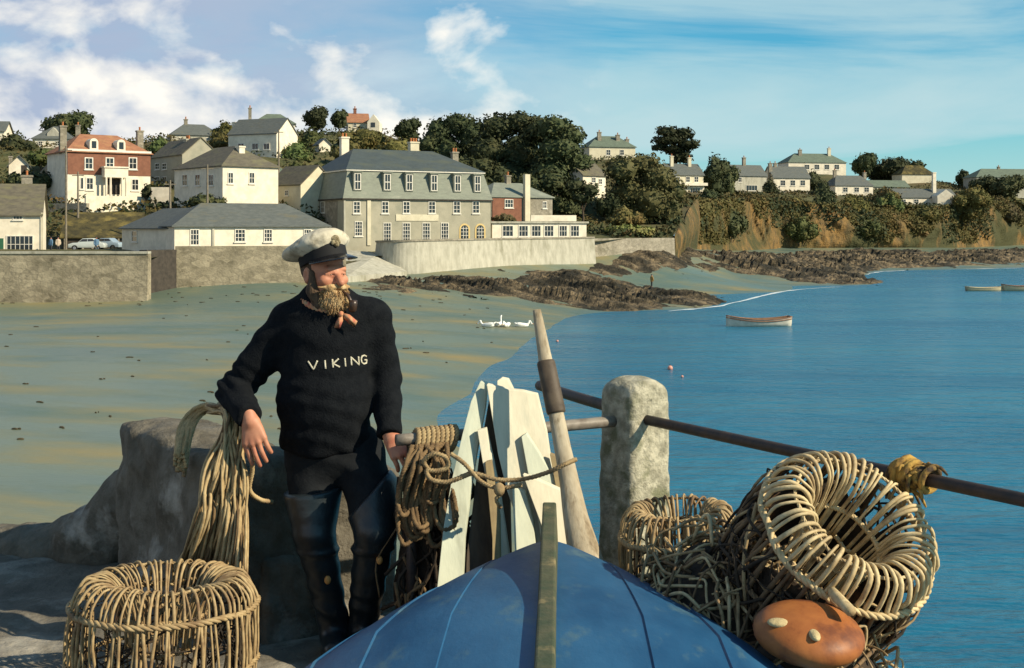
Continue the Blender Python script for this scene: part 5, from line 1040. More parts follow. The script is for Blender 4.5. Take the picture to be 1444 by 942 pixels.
M['sparwood'] = mat('spar_wood', (0.44, 0.38, 0.27), (0.33, 0.27, 0.18), 6, 0.75, 0.4, 30, c3=(0.20, 0.155, 0.095), s3=9, lo3=0.52, hi3=0.66, stretch=(3, 3, .4), bdist=0.006); M['leather'] = mat('dark_leather', (0.055, 0.04, 0.028), (0.10, 0.075, 0.05), 14, 0.6, 0.4, 40, bdist=0.004)
sp = lambda px, py: P(px, py, 4.66 + (790 - py) / 350 * .34); o = Vector(sp(836, 830)); root = empty('oar', o, 'weathered oar with a dark leather collar leaning upright beside the boards', 'oar')
ax = [(757, 437), (760, 455), (766, 490), (770, 512), (779, 560), (784, 582), (793, 630), (803, 680), (812, 730), (824, 780), (836, 830)]; rr = [.016, .020, .025, .028, .030, .030, .033, .038, .048, .062, .072]
b = MB(o); b.tube(resample([sp(*a) for a in ax], 31), [float(np.interp(k / 30 * 10, range(11), rr)) for k in range(31)], 12, False, 0, .62); b.build('shaft', M['sparwood'], root, True)
b = MB(o); b.tube([sp(769.5, 509), sp(770, 512), sp(784, 580), sp(784.6, 583)], [.033, .0365, .0385, .035], 14, False, 0, .72); b.build('leather_collar', M['leather'], root, True)

# ---------------------------------------------------------------- ropes
M['rope'] = mat('manila_rope', (0.36, 0.27, 0.14), (0.24, 0.165, 0.085), 30, 0.9, 0.5, 90, c3=(0.14, 0.09, 0.05), s3=9, lo3=0.54, hi3=0.7, bdist=0.004); M['straw'] = mat('straw_rope', (0.46, 0.35, 0.185), (0.33, 0.235, 0.115), 22, 0.9, 0.4, 90, c3=(0.22, 0.145, 0.08), s3=7, lo3=0.52, hi3=0.68, bdist=0.004)
M['tarred'] = mat('tarred_twine', (0.022, 0.018, 0.014), (0.05, 0.035, 0.022), 20, 0.9, 0.3, 60, c3=(0.14, 0.065, 0.03), s3=6, lo3=0.6, hi3=0.72); M['brownrope'] = mat('brown_rope', (0.19, 0.125, 0.06), (0.11, 0.07, 0.035), 26, 0.9, 0.5, 90, bdist=0.004)
random.seed(21); o = Vector(P(320, 600, 5.4)); root = empty('rope_hank', o, 'long hank of pale straw-coloured rope draped over the stone parapet under the fisherman\'s hand', 'rope'); b = MB(o); b2 = MB(o)
def jit(s_): return Vector((random.gauss(0, s_), random.gauss(0, s_), random.gauss(0, s_ * .6)))
for k in range(120):
    u = (k + random.random()) / 120; bx = 248 + 100 * u; yb = 5.28 - .42 * u + random.uniform(-.06, .06)
    top = P(328 + random.uniform(-12, 16), 588 + random.uniform(-8, 10), 5.16 + random.uniform(-.05, .05)); mid = P(318 + 26 * u + random.uniform(-7, 7) - 26 * (1 - u), 668 + random.uniform(-14, 14), 5.08 + random.uniform(-.07, .05)); m2 = P(280 + 66 * u + random.uniform(-5, 5), 726 + random.uniform(-10, 10), 5.05 + random.uniform(-.07, .07)); bot = P(bx + random.uniform(-8, 8), 800 + random.uniform(-10, 40), min(yb, 5.12))
    pre = [P(300 + random.uniform(-10, 10), 574 + random.uniform(-6, 8), 5.52 + random.uniform(-.06, .06))] if k % 2 else []
    (b if k % 5 else b2).tube(resample(pre + [top, mid, m2, bot], 22), .0062 * random.uniform(.75, 1.25), 6)
b.build('hanging_strands', M['straw'], root, True); b2.build('darker_strands', M['brownrope'], root, True); b = MB(o)
for k in range(26):
    s_ = k / 25; b.rope([P(247 + 14 * s_ + random.uniform(-5, 5), 640 + 26 * random.random() + (28 if k == 23 else 0), 5.46), P(252 + 22 * s_, 606 - 5 * s_, 5.56), P(272 + 18 * s_, 578 + 3 * s_, 5.62 + random.uniform(-.04, .04)), P(300 + 6 * s_, 571 + 8 * s_, 5.50), P(330, 590 + 6 * s_, 5.26)], .0105, 16, 3, 5, False, 60)
b.build('shoulder_turns', M['straw'], root, True); b = MB(o); b.rope([P(352, 618, 5.0), P(356, 660, 5.06), P(352, 690, 5.1), P(366, 704, 5.14), P(384, 708, 5.2)], .010, 14, 3, 5, False, 70); b.build('loose_end', M['straw'], root, True)

random.seed(31); o = Vector(P(612, 622, 4.93)); root = empty('rope_coil', o, 'coil of manila rope wound on the rail end beside the fisherman\'s left hand', 'rope'); b = MB(o)
def railpt(px):
    k = (px - CX) / F; a, c = Vector((.44, 5.30, 0)), Vector((-.46, 4.93, 0)); d = c - a; s_ = (k * a.y - a.x) / (d.x - k * d.y); p = a + d * s_; p.z = QZ + rh - .012 - .018 * s_; return p
rd = (railpt(640) - railpt(590)).normalized(); rn = rd.cross(Vector((0, 0, 1)))
for k in range(9):
    p = railpt(585 + 6.6 * k); rr = .040 + .004 * random.random(); b.rope([p + rd * (.012 * math.sin(a)) + rn * math.cos(a) * rr + Vector((0, 0, 1)) * (math.sin(a) * rr * 1.15 - .012) for a in np.linspace(0, 2 * math.pi, 12, endpoint=False)], .0115, 7, 3, 5, True, 40)
b.build('turns', M['rope'], root, True); b = MB(o)
for k in range(16):
    p0 = railpt(578 + 54 * random.random()) + Vector((0, -.045, -.02)); x0 = 566 + 62 * random.random(); yb = 700 + 70 * random.random(); w_ = random.uniform(8, 20)
    b.rope([p0, P(x0 + 4, 660, 4.84 + random.uniform(-.05, .05)), P(x0 - w_ * .5, (660 + yb) / 2 + 10, 4.84), P(x0, yb, 4.83 + random.uniform(-.05, .05)), P(x0 + w_, yb - 8, 4.85), P(x0 + w_ * .9, (660 + yb) / 2, 4.86), railpt(590 + 40 * random.random()) + Vector((0, .02, -.05))], .0105, 26, 3, 5, False, 100)
b.build('hanging_loops', M['brownrope'], root, True); b = MB(o)
b.rope([P(604, 662, 4.80), P(598, 650, 4.79), P(612, 640, 4.78), P(630, 646, 4.78), P(632, 658, 4.78), P(618, 664, 4.78), P(602, 664, 4.78), P(608, 676, 4.77), P(628, 680, 4.77), P(648, 674, 4.77), P(664, 667, 4.765)], .0105, 34, 3, 5, False, 150); b.build('swinging_loop', M['rope'], root, True)
o = Vector(P(720, 680, 4.75)); root = empty('lashing', o, 'thin rope lashed round the boards and the oar', 'rope'); b = MB(o)
b.rope([P(636, 640, 4.78), P(655, 654, 4.76), P(680, 680, 4.745), P(705, 688, 4.74), P(735, 684, 4.73)], .0095, 26, 3, 5, False, 110); b.rope([P(650, 672, 4.77), P(670, 668, 4.76), P(700, 676, 4.74), P(735, 676, 4.735), P(770, 667, 4.64), P(796, 655, 4.62), P(812, 648, 4.66)], .0095, 30, 3, 5, False, 130)
b.rope([P(700, 684, 4.735), P(708, 694, 4.73), P(700, 704, 4.735), P(706, 716, 4.75)], .0085, 10, 3, 5, False, 40); b.ell(P(704, 690, 4.73), (.022, .02, .026), 10, 8); b.build('strands', M['rope'], root, True)
# dark tarred net hung under the coil
random.seed(41); o = Vector((-.36, 5.02, QZ)); root = empty('fishing_net', o, 'heap of dark tarred netting with rusty scraps hanging below the rope coil', 'net')
v, f = sdf_mesh(lambda X, Y, Z: smin(ellip(X, Y, Z, (-.31, 5.16, .22), (.17, .16, .5)), ellip(X, Y, Z, (-.33, 5.06, .62), (.10, .08, .3)), .1) + .045 * fbm(X * 7, Y * 7, Z * 5, 5, 4), (-.8, 4.75, -.15), (-.05, 5.45, 1.05), .018); v[:, 2] += QZ
mesh_np('bunched_net', v - np.array(o), f, M['tarred'], root, True); b = MB(o); b2 = MB(o)
for k in range(150):
    x = random.uniform(-.47, -.16); z = random.uniform(.05, .85); y = 4.98 + .25 * ((x + .32) / .3) ** 2 + random.uniform(-.05, .05) - (.06 if z < .4 else 0); p = Vector((x, y, QZ + z)); L_ = random.uniform(.08, .3)
    (b if k % 4 else b2).tube(resample([p, p + Vector((random.gauss(0, .04), random.gauss(-.01, .02), -L_ * .5)), p + Vector((random.gauss(0, .05), random.gauss(0, .03), -L_))], 9), random.uniform(.004, .009), 5)
b.build('meshes', M['tarred'], root, True); b2.build('cork_line', M['brownrope'], root, True)

# ---------------------------------------------------------------- lobster pots
M['withy'] = mat('withy', (0.40, 0.30, 0.155), (0.27, 0.185, 0.09), 24, 0.7, 0.35, 60, c3=(0.15, 0.09, 0.045), s3=8, lo3=0.5, hi3=0.66, bdist=0.003); M['withy_pale'] = mat('pale_withy', (0.60, 0.48, 0.27), (0.44, 0.33, 0.17), 24, 0.65, 0.35, 60, c3=(0.24, 0.16, 0.08), s3=8, lo3=0.52, hi3=0.68, bdist=0.003)
M['withy_dark'] = mat('dark_withy', (0.20, 0.13, 0.065), (0.12, 0.075, 0.04), 24, 0.75, 0.35, 60, c3=(0.05, 0.035, 0.02), s3=8, bdist=0.003)
def pot(name, label, loc, axis, R, H, n, seed, rodm, sidem, throat=.45, rr=.0066, twist=.0, side_n=None, floor=True):
    axis = Vector(axis).normalized(); root = empty(name, loc, label, 'lobster pot', 'wicker lobster pots', axis.to_track_quat('Z', 'Y').to_euler()); r = random.Random(seed); b = MB(); b2 = MB()
    prof_top = [(R * .985, H * .80), (R * .95, H * .90), (R * .84, H * .985), (R * .70, H * 1.0), (R * .57, H * .955), (R * .49, H * .86), (R * throat, H * .70), (R * throat * .93, H * .50)]
    prof_side = [(R * .93, 0), (R * .985, H * .2), (R * 1.01, H * .45), (R * 1.005, H * .65), (R * .985, H * .82)]
    for k in range(n):
        a = 2 * math.pi * (k + r.uniform(-.22, .22)) / n; pts = []; tw = r.uniform(-.07, .07) + twist
        for j, (q, z) in enumerate(prof_top): aa = a + tw * j / 7; e = r.gauss(0, .004); pts.append(((q + e) * math.cos(aa), (q + e) * math.sin(aa), z + r.gauss(0, .004)))
        s_ = rr * r.uniform(.75, 1.3); b.tube(resample(pts, 22), [s_ * (1 - .35 * i / 21) for i in range(22)], 6)
    for k in range(side_n or n):
        a = 2 * math.pi * (k + r.uniform(-.3, .3)) / (side_n or n); pts = []; tw = r.uniform(-.16, .16)
        for j, (q, z) in enumerate(prof_side): aa = a + tw * j / 4; e = r.gauss(0, .005); pts.append(((q + e) * math.cos(aa), (q + e) * math.sin(aa), z))
        b2.tube(resample(pts, 12), rr * r.uniform(.75, 1.25), 6)
    b.build('top_withies', M[rodm], root, True); b2.build('side_withies', M[sidem], root, True)
    def hoop(q, z, rad, m, turns=24, nm='hoop'):
        bb = MB(); ring = [((q + r.gauss(0, .003)) * math.cos(a), (q + r.gauss(0, .003)) * math.sin(a), z + r.gauss(0, .003)) for a in np.linspace(0, 2 * math.pi, 24, endpoint=False)]; bb.rope(ring, rad, turns, 3, 5, True, 150); bb.build(nm, M[m], root, True)
    hoop(R * 1.0, H * .80, .0125, rodm); hoop(R * 1.015, H * .40, .0095, sidem); hoop(R * .95, .01, .012, sidem); hoop(R * (throat + .02), H * .72, .009, rodm); hoop(R * throat * .95, H * .50, .008, rodm); hoop(R * .76, H * .985, .006, rodm, 30)
    if floor:
        bb = MB()
        for k in range(11):
            x = (k / 10 * 2 - 1) * R * .9; w_ = math.sqrt(max(0, (R * .93) ** 2 - x * x)); bb.tube([(x, -w_, .01), (x + r.gauss(0, .01), 0, .012), (x, w_, .01)], rr * 1.1, 5); bb.tube([(-w_, x, .018), (w_, x, .018)], rr * .9, 5)
        bb.build('floor_lattice', M['withy_dark'], root, True)
    return root
M['dim'] = M['withy_dark']
pot('lobster_pot', 'low round wicker lobster pot standing at bottom left beside the rope hank', (-1.29, 4.57, QZ - .01), (.02, .05, 1), .335, .505, 68, 1, 'withy', 'withy', .42, .0056)
pot('lobster_pot', 'upright wicker lobster pot in front of the granite post', (.665, 4.74, QZ + .19), (-.06, -.03, 1), .225, .53, 42, 2, 'withy', 'withy', .5, .006)
ax3 = Vector((.33, -.60, .73)).normalized(); tc3 = Vector((1.085, 3.84, QZ + .895)); H3 = .50
pot('lobster_pot', 'biggest wicker lobster pot tipped over with its pale-ribbed mouth turned to the viewer', tc3 - ax3 * H3, ax3, .290, H3, 54, 3, 'withy_pale', 'withy_dark', .44, .0070, .05, 56)
for pn, R_, H_, cnt in (('lobster_pot', .335, .505, 190), ('lobster_pot.001', .225, .53, 170)):
    pt = bpy.data.objects[pn]; random.seed(cnt); nb = MB()
    for k in range(cnt):
        a = random.uniform(0, 6.283); z = random.uniform(.02, .8) * H_; q = R_ * .95; da = random.gauss(0, .2); dz = random.gauss(0, .08); pts = []
        for t_ in (-1, 0, 1): aa = a + da * t_; pts.append((q * math.cos(aa), q * math.sin(aa), min(max(z + dz * t_, 0), .84 * H_)))
        nb.tube(resample(pts, 7), random.uniform(.002, .0045), 4)
    nb.build('side_netting', M['tarred'], pt, True)  # dark twine added to darken the gaps between the rods
pot3 = bpy.data.objects['lobster_pot.002']; random.seed(77); nb, nb2 = MB(), MB()
for k in range(330):
    a = random.uniform(0, 6.283); z = random.uniform(.02, .70) * H3; q = .290 * random.uniform(.95, 1.02); da = random.gauss(0, .22); dz = random.gauss(0, .08); pts = []
    for t_ in (-1, 0, 1): aa = a + da * t_; qq = q + random.gauss(0, .008) + (.012 if t_ == 0 else 0); pts.append((qq * math.cos(aa), qq * math.sin(aa), min(max(z + dz * t_, 0), .76 * H3)))
    (nb if k % 3 else nb2).tube(resample(pts, 8), random.uniform(.0025, .0065), 5)
lin = MB(); rr_ = [(.0, .03), (.26, .03), (.262, .10), (.268, .20), (.27, .30)]; vs = [(q * math.cos(a), q * math.sin(a), z + (.05 * math.sin(a * 5 + z * 9) if z > .25 else 0)) for q, z in rr_ for a in np.linspace(0, 6.2832, 40, endpoint=False)]
lin.add(vs, [[i * 40 + k, i * 40 + (k + 1) % 40, (i + 1) * 40 + (k + 1) % 40, (i + 1) * 40 + k] for i in range(4) for k in range(40)]); ll = lin.build('dark_liner', M['tarred'], pot3, True); so = ll.modifiers.new('thick', 'SOLIDIFY'); so.thickness = .006  # added dark liner, makes the mouth and lower gaps read as shade
nb.build('side_netting', M['tarred'], pot3, True); nb2.build('side_twine', M['withy'], pot3, True)
# tangle of broken withies between the pots
random.seed(51); o = Vector((.80, 4.15, QZ)); root = empty('withy_tangle', o, 'tangled brown heap of broken withies and twine wedged between the two right-hand pots', 'withy heap')
v, f = sdf_mesh(lambda X, Y, Z: smin(ellip(X, Y, Z, (.73, 4.20, .27), (.36, .40, .42)), ellip(X, Y, Z, (.90, 3.72, .12), (.3, .34, .44)), .1) + .05 * fbm(X * 6, Y * 6, Z * 6, 6, 4), (.3, 3.2, -.1), (1.4, 4.8, .8), .02); v[:, 2] += QZ
mesh_np('matted_core', v - np.array(o), f, M['tarred'], root, True); mb = [MB(o), MB(o), MB(o)]
def heap_pt():
    while True:
        d = Vector((random.gauss(0, 1), random.gauss(-.5, 1), abs(random.gauss(.5, 1)))).normalized(); c, r_ = random.choice((((.73, 4.20, .27), (.36, .40, .42)), ((.90, 3.72, .12), (.3, .34, .44)), ((.73, 4.20, .27), (.36, .40, .42)))); k = random.uniform(.92, 1.12); return Vector((c[0] + d.x * r_[0] * k, c[1] + d.y * r_[1] * k, QZ + c[2] + d.z * r_[2] * k)), d
for k in range(760):
    p, d = heap_pt(); t = d.orthogonal(); t.rotate(Matrix.Rotation(random.uniform(0, 6.28), 3, d)); t = (t + Vector((.35, .1, .55)) * random.choice((-.6, .6))).normalized(); L_ = random.uniform(.03, .15); bend = d * random.uniform(-.02, .05) + Vector((random.gauss(0, .02),) * 3)
    mb[(0, 0, 1, 1, 1, 2)[k % 6]].tube(resample([p - t * L_ + d * random.uniform(-.03, .01), p + bend, p + t * L_ * .5 + bend + t.cross(d) * random.uniform(-.02, .02), p + t * L_ + d * random.uniform(-.04, .01)], 10), random.uniform(.003, .0072), 5)
mb[0].build('dark_sticks', M['withy_dark'], root, True); mb[1].build('brown_sticks', M['withy'], root, True); mb[2].build('pale_sticks', M['withy_pale'], root, True)
# orange float
M['floatpaint'] = mat('orange_float', (0.36, 0.13, 0.035), (0.24, 0.075, 0.022), 7, 0.5, 0.3, 20, c3=(0.10, 0.035, 0.018), s3=7, lo3=0.52, hi3=0.7, bdist=0.006); M['corkpale'] = mat('pale_cork', (0.55, 0.45, 0.24), (0.42, 0.33, 0.17), 20, 0.85, 0.4, 50)
o = Vector(P(1140, 893, 3.56)); root = empty('float', o, 'flat round orange net float with two pale corks, lying below the biggest pot', 'float', None, (.16, .05, 0)); b = MB(); b.ell((0, 0, .0), (.158, .158, .07), 32, 14); b.build('disc', M['floatpaint'], root, True)
for x, y, ra, rb in ((-.098, -.045, .034, .022), (-.012, -.108, .016, .03)):
    b = MB(); b.ell((x, y, .060 - .9 * (x * x + y * y)), (ra, rb, .011), 14, 8); b.build('cork', M['corkpale'], root, True)
b = MB(o); b.tube([P(1172, 832, 3.66), P(1180, 842, 3.6), P(1200, 862, 3.5)], [.013, .017, .016], 10); ob = b.build('bamboo_stub', M['withy_pale'], None, True); ob.location = o; tag(ob, 'short pale stick end poking out beside the orange float', 'stick')
# ================================================================ THE FISHERMAN
M['jumper'] = mat('navy_wool', (0.0055, 0.0068, 0.0088), (0.009, 0.0105, 0.0125), 30, 0.95, 0.8, 120, spec=0.1, bdist=0.006); M['trouser'] = mat('dark_serge', (0.0085, 0.010, 0.012), (0.013, 0.015, 0.017), 20, 0.9, 0.5, 70, spec=0.15, bdist=0.005)
M['rubber'] = mat('boot_rubber', (0.008, 0.013, 0.016), (0.016, 0.023, 0.027), 9, 0.36, 0.4, 22, spec=0.5, bdist=0.006); M['tab'] = mat('tan_tab', (0.55, 0.27, 0.08), None, rough=0.6)
M['capwhite'] = mat('dirty_white_cap', (0.62, 0.57, 0.44), (0.50, 0.45, 0.34), 9, 0.85, 0.4, 40, c3=(0.24, 0.21, 0.15), s3=14, lo3=0.54, hi3=0.68, bdist=0.004); M['capband'] = mat('black_band', (0.01, 0.01, 0.011), None, rough=0.8); M['visor'] = mat('patent_peak', (0.008, 0.008, 0.01), None, rough=0.22, spec=0.6); M['badge'] = mat('cap_badge', (0.36, 0.30, 0.18), (0.16, 0.12, 0.06), 90, 0.6, 0.6, 120, metal=0.2)
M['beard'] = mat('beard_hair', (0.40, 0.235, 0.10), (0.26, 0.14, 0.055), 70, 0.8, 0.9, 150, c3=(0.52, 0.38, 0.20), s3=28, lo3=0.42, hi3=0.6, bdist=0.006, stretch=(1, 1, .35)); M['darkhair'] = mat('brown_hair', (0.065, 0.04, 0.024), (0.11, 0.07, 0.04), 60, 0.75, 0.9, 150, bdist=0.006, stretch=(1, 1, .35))
M['kerchief'] = mat('coral_kerchief', (0.52, 0.20, 0.10), (0.42, 0.28, 0.16), 40, 0.85, 0.4, 60, c3=(0.42, 0.12, 0.09), s3=45, lo3=0.52, hi3=0.6, bdist=0.004); M['eyew'] = mat('eye_white', (0.24, 0.2, 0.17), None, rough=0.3); M['iris'] = mat('eye_dark', (0.02, 0.02, 0.025), None, rough=0.1); M['knit'] = mat('cream_knit', (0.60, 0.57, 0.44), (0.5, 0.46, 0.34), 40, 0.9, 0.5, 150)
mo = Vector((PX(480, 5.2), 5.2, QZ)); man = empty('person', mo, 'bearded fisherman in dark jumper, white-topped cap and rubber boots leaning on the ropes', 'person')
def put(name, v, f, m, parent=man, smooth=True): return mesh_np(name, v - np.array(mo), f, M[m], parent, smooth)
def wv(v): v = v.copy(); v[:, 2] += QZ; return v
shL, elL, wrL = Q(410, 456, 5.25), Q(330, 552, 5.26), Q(351, 586, 5.015)       # his right arm, image left
shR, elR, wrR = Q(526, 445, 5.24), Q(545, 530, 5.28), Q(549, 611, 5.10)
hipL, knL, anL = Q(437, 634, 5.26), Q(443, 752, 5.14), Q(474, 893, 5.22); hipR, knR, anR = Q(507, 634, 5.26), Q(529, 748, 5.08), Q(510, 893, 5.24)
def wrk(X, Y, Z, a=.0095): return a * fbm(X * 11, Y * 11, Z * 7, 61, 4) + a * .9 * np.sin(Z * 70 + 6 * fbm(X * 5, Y * 5, Z * 5, 63, 2)) * .35
def jumper_fn(X, Y, Z):
    d = ellip(X, Y, Z, Q(461, 482, 5.23), (.198, .150, .235)); d = smin(d, ellip(X, Y, Z, Q(458, 566, 5.21), (.202, .158, .21)), .08); d = smin(d, ellip(X, Y, Z, Q(461, 622, 5.24), (.197, .15, .13)), .07)
    d = smin(d, cap(X, Y, Z, Q(424, 454, 5.25), Q(512, 450, 5.24), .078, .078), .08); d = smin(d, cap(X, Y, Z, Q(461, 440, 5.23), Q(459, 413, 5.21), .105, .078), .05)
    aL = smin(cap(X, Y, Z, shL, elL, .088, .072), cap(X, Y, Z, elL, wrL, .070, .052), .03); aR = smin(cap(X, Y, Z, shR, elR, .080, .064), cap(X, Y, Z, elR, wrR, .062, .050), .03)
    d = smin(d, aL, .055); d = smin(d, aR, .035); d = d + wrk(X, Y, Z)
    el = np.sqrt((X - elL[0]) ** 2 + (Y - elL[1]) ** 2 + (Z - elL[2]) ** 2); d = d + .009 * np.sin((X * .6 + Z) * 110) * np.exp(-(el / .13) ** 2)
    hem = (.835 + .01 * np.sin(X * 25)) - Z; d = smax(d, np.where(np.abs(X - PX(461, 5.2)) < .25, hem, -1), .02)
    for (w_, e_) in ((wrL, elL), (wrR, elR)):
        n_ = np.array(w_) - np.array(e_); n_ /= np.linalg.norm(n_); pl = (X - w_[0]) * n_[0] + (Y - w_[1]) * n_[1] + (Z - w_[2]) * n_[2] - .012; near = np.sqrt((X - w_[0]) ** 2 + (Y - w_[1]) ** 2 + (Z - w_[2]) ** 2) < .16; d = np.where(near, smax(d, pl, .01), d)
    return d
jv, jf = sdf_mesh(jumper_fn, (-1.42, 4.86, .72), (-.44, 5.5, 1.6), .0085); jv = wv(jv); jumper = put('jumper', jv, jf, 'jumper')
def trouser_fn(X, Y, Z):
    d = ellip(X, Y, Z, Q(470, 636, 5.25), (.186, .145, .15)); d = smin(d, cap(X, Y, Z, hipL, knL, .108, .085), .04); d = smin(d, cap(X, Y, Z, hipR, knR, .108, .086), .03); return d + wrk(X, Y, Z, .006)
tv, tf = sdf_mesh(trouser_fn, (-1.15, 4.9, .4), (-.4, 5.5, 1.02), .0095); put('trousers', wv(tv), tf, 'trouser')
def boot(kn, an, toe, up, tilt, seed):
    def fn(X, Y, Z):
        d = cap(X, Y, Z, kn, an, .083, .062); d = smin(d, cap(X, Y, Z, kn, up, .088, .126), .02); d = smin(d, cap(X, Y, Z, (an[0], an[1], .06), (toe[0], toe[1], .05), .058, .05), .035); d = smin(d, ellip(X, Y, Z, (an[0], an[1] + .03, .045), (.045, .06, .05)), .03)
        k2 = np.array(kn) + (np.array(an) - np.array(kn)) * .16; d = smin(d, ellip(X, Y, Z, k2, (.092, .092, .028)), .015); d = d + .004 * fbm(X * 9, Y * 9, Z * 6, seed, 3) + .004 * np.sin(Z * 60 + 4 * fbm(X * 6, Y * 6, Z * 6, seed + 3, 2)) * np.clip(1.4 - Z * 2.2, 0, 1)
        cut = Z - (up[2] + tilt * (X - up[0])); d = smax(d, cut, .006); return smax(d, -.0 - Z, .004)
    pts = np.array([kn, an, toe, up]); lo, hi = pts.min(0) - .2, pts.max(0) + .2; lo[2] = -.03
    return sdf_mesh(fn, lo, hi, .009)
lv, lf = boot(knL, anL, (anL[0] + .02, anL[1] - .17, .05), Q(441, 690, 5.19), .12, 71); bl = put('boot', wv(lv), lf, 'rubber')
rv, rf = boot(knR, anR, (anR[0] + .05, anR[1] - .17, .05), Q(521, 694, 5.16), 1.1, 75); br = put('boot', wv(rv), rf, 'rubber')
def tabm(px, py, Y, par): b = MB(mo); c = P(px, py, Y); b.ell(c, (.014, .012, .018), 10, 8); b.build('pull_tab', M['tab'], par, True)
def front_y(v, px, py):
    """distance of the front surface of mesh v at a photo point"""
    qx = CX + v[:, 0] / v[:, 1] * F; qy = HY + (EYE - v[:, 2]) / v[:, 1] * F; k = ((qx - px) ** 2 + (qy - py) ** 2) < 36; return v[k, 1].min() if k.any() else 5.1
tabm(462, 818, front_y(wv(lv), 462, 812), bl); tabm(535, 790, front_y(wv(rv), 533, 790), br)
# knitted letters on the chest
tree_ = BVHTree.FromPolygons([tuple(p) for p in jv], [tuple(int(i) for i in q) for q in jf])
Ls = {'V': [[(0, 0), (.5, 1), (1, 0)]], 'I': [[(0, 0), (0, 1)]], 'K': [[(0, 0), (0, 1)], [(.95, 0), (.05, .55), (1, 1)]], 'N': [[(0, 1), (0, 0), (1, 1), (1, 0)]], 'G': [[(.95, .15), (.6, 0), (.2, .08), (0, .4), (.05, .8), (.4, 1), (.85, .92), (.95, .55), (.55, .55)]]}
b = MB(mo)
for ch, x0, w_, y0 in (('V', 434.5, 13, 509.5), ('I', 458, 0, 508), ('K', 468.5, 9.5, 506.5), ('I', 486, 0, 505), ('N', 494.5, 10.5, 503.5), ('G', 508.5, 8, 501.5)):
    for st in Ls[ch]:
        dense = []
        for a, c in zip(st[:-1], st[1:]): dense += [(a[0] + (c[0] - a[0]) * q / 6, a[1] + (c[1] - a[1]) * q / 6) for q in range(6)]
        dense.append(st[-1]); line = []
        for u, w2 in dense:
            px, py = x0 + u * w_ + w2 * 1.0, y0 + w2 * 12.0 - u * w_ * .08; d = (P(px, py, 5.0) - Vector((0, 0, EYE))).normalized(); hit_ = tree_.ray_cast(Vector((0, 0, EYE)), d)
            if hit_[0] is not None: line.append(hit_[0] + hit_[1] * .001)
        if len(line) > 1: b.tube(line, .0037, 6)
b.build('knitted_letters', M['knit'], jumper, True)
# ---- body under the clothes, head and hands: one skin mesh
def hand_pts(X, Y, Z, curl, spread, thumb):
    """local frame: x towards the thumb, y along the fingers, z out of the back of the hand; wrist at the origin"""
    d = cap(X, Y, Z, (0, -.025, 0), (0, .01, 0), .026, .029); bases = [(-.034, .078, -.004), (-.0115, .088, .002), (.0115, .09, .003), (.034, .083, 0)]
    for k, bs in enumerate(bases): d = smin(d, cap(X, Y, Z, (bs[0] * .5, .012, -.003), bs, .017, .0125), .014)
    d = smin(d, ellip(X, Y, Z, (.0, .05, -.008), (.036, .042, .016)), .012)
    for k, (bs, L_) in enumerate(zip(bases, (.066, .083, .09, .080))):
        p = np.array(bs); ang = 0.0; sx = (k - 1.5) * spread; fing = None
        for seg, fr_ in enumerate((.46, .30, .24)):
            ang += curl[k] * (1.0, 1.0, .7)[seg]; q = p + L_ * fr_ * np.array([math.sin(sx), math.cos(sx) * math.cos(ang), -math.sin(ang)]); r0_, r1_ = (.0102, .0095, .0088, .0076)[seg:seg + 2]; c = cap(X, Y, Z, p, q, r0_, r1_); fing = c if fing is None else np.minimum(fing, c); p = q
        d = smin(d, fing, .0045)
    t0, t1, t2, t3 = thumb; th = np.minimum(np.minimum(cap(X, Y, Z, t0, t1, .017, .0125), cap(X, Y, Z, t1, t2, .0122, .0108)), cap(X, Y, Z, t2, t3, .0105, .0085)); return smin(d, th, .012)
def hand(wr, fdir, back, side, curl, spread, thumb):
    y = Vector(fdir).normalized(); z = Vector(back); z = (z - y * z.dot(y)).normalized(); x = y.cross(z)
    v, f = sdf_mesh(lambda X, Y, Z: hand_pts(X * side, Y, Z, curl, spread, thumb), (-.09, -.1, -.12), (.09, .2, .06), .0032)
    R_ = np.array([x, y, z]); w = v * 1.08 @ R_ + np.array([wr[0], wr[1], wr[2] + QZ]); return w, f
TH = ((.018, .018, -.008), (.040, .048, -.02), (.052, .078, -.03), (.054, .102, -.036))
hv1, hf1 = hand((wrL[0] + .006, wrL[1] - .004, wrL[2] - .016), (.27, -.22, -.93), (-.15, -.96, .2), 1, (.28, .26, .24, .20), .05, TH)
hv2, hf2 = hand((wrR[0] + .006, wrR[1] - .004, wrR[2] - .012), (.50, -.42, -.62), (.05, -.85, .55), -1, (.55, .55, .52, .45), .04, ((.016, .016, -.01), (.034, .046, -.024), (.036, .074, -.036), (.026, .094, -.048)))
yaw = math.radians(41); fdir = Vector((math.sin(yaw), -math.cos(yaw), -.06)).normalized(); lat = Vector((math.cos(yaw), math.sin(yaw), 0.0)); upv = lat.cross(fdir).normalized() if lat.cross(fdir).z > 0 else fdir.cross(lat).normalized()
HC = np.array(P(458, 388, 5.18)); HR = np.array([lat, fdir, upv])
def toW(v): return np.asarray(v) @ HR + HC
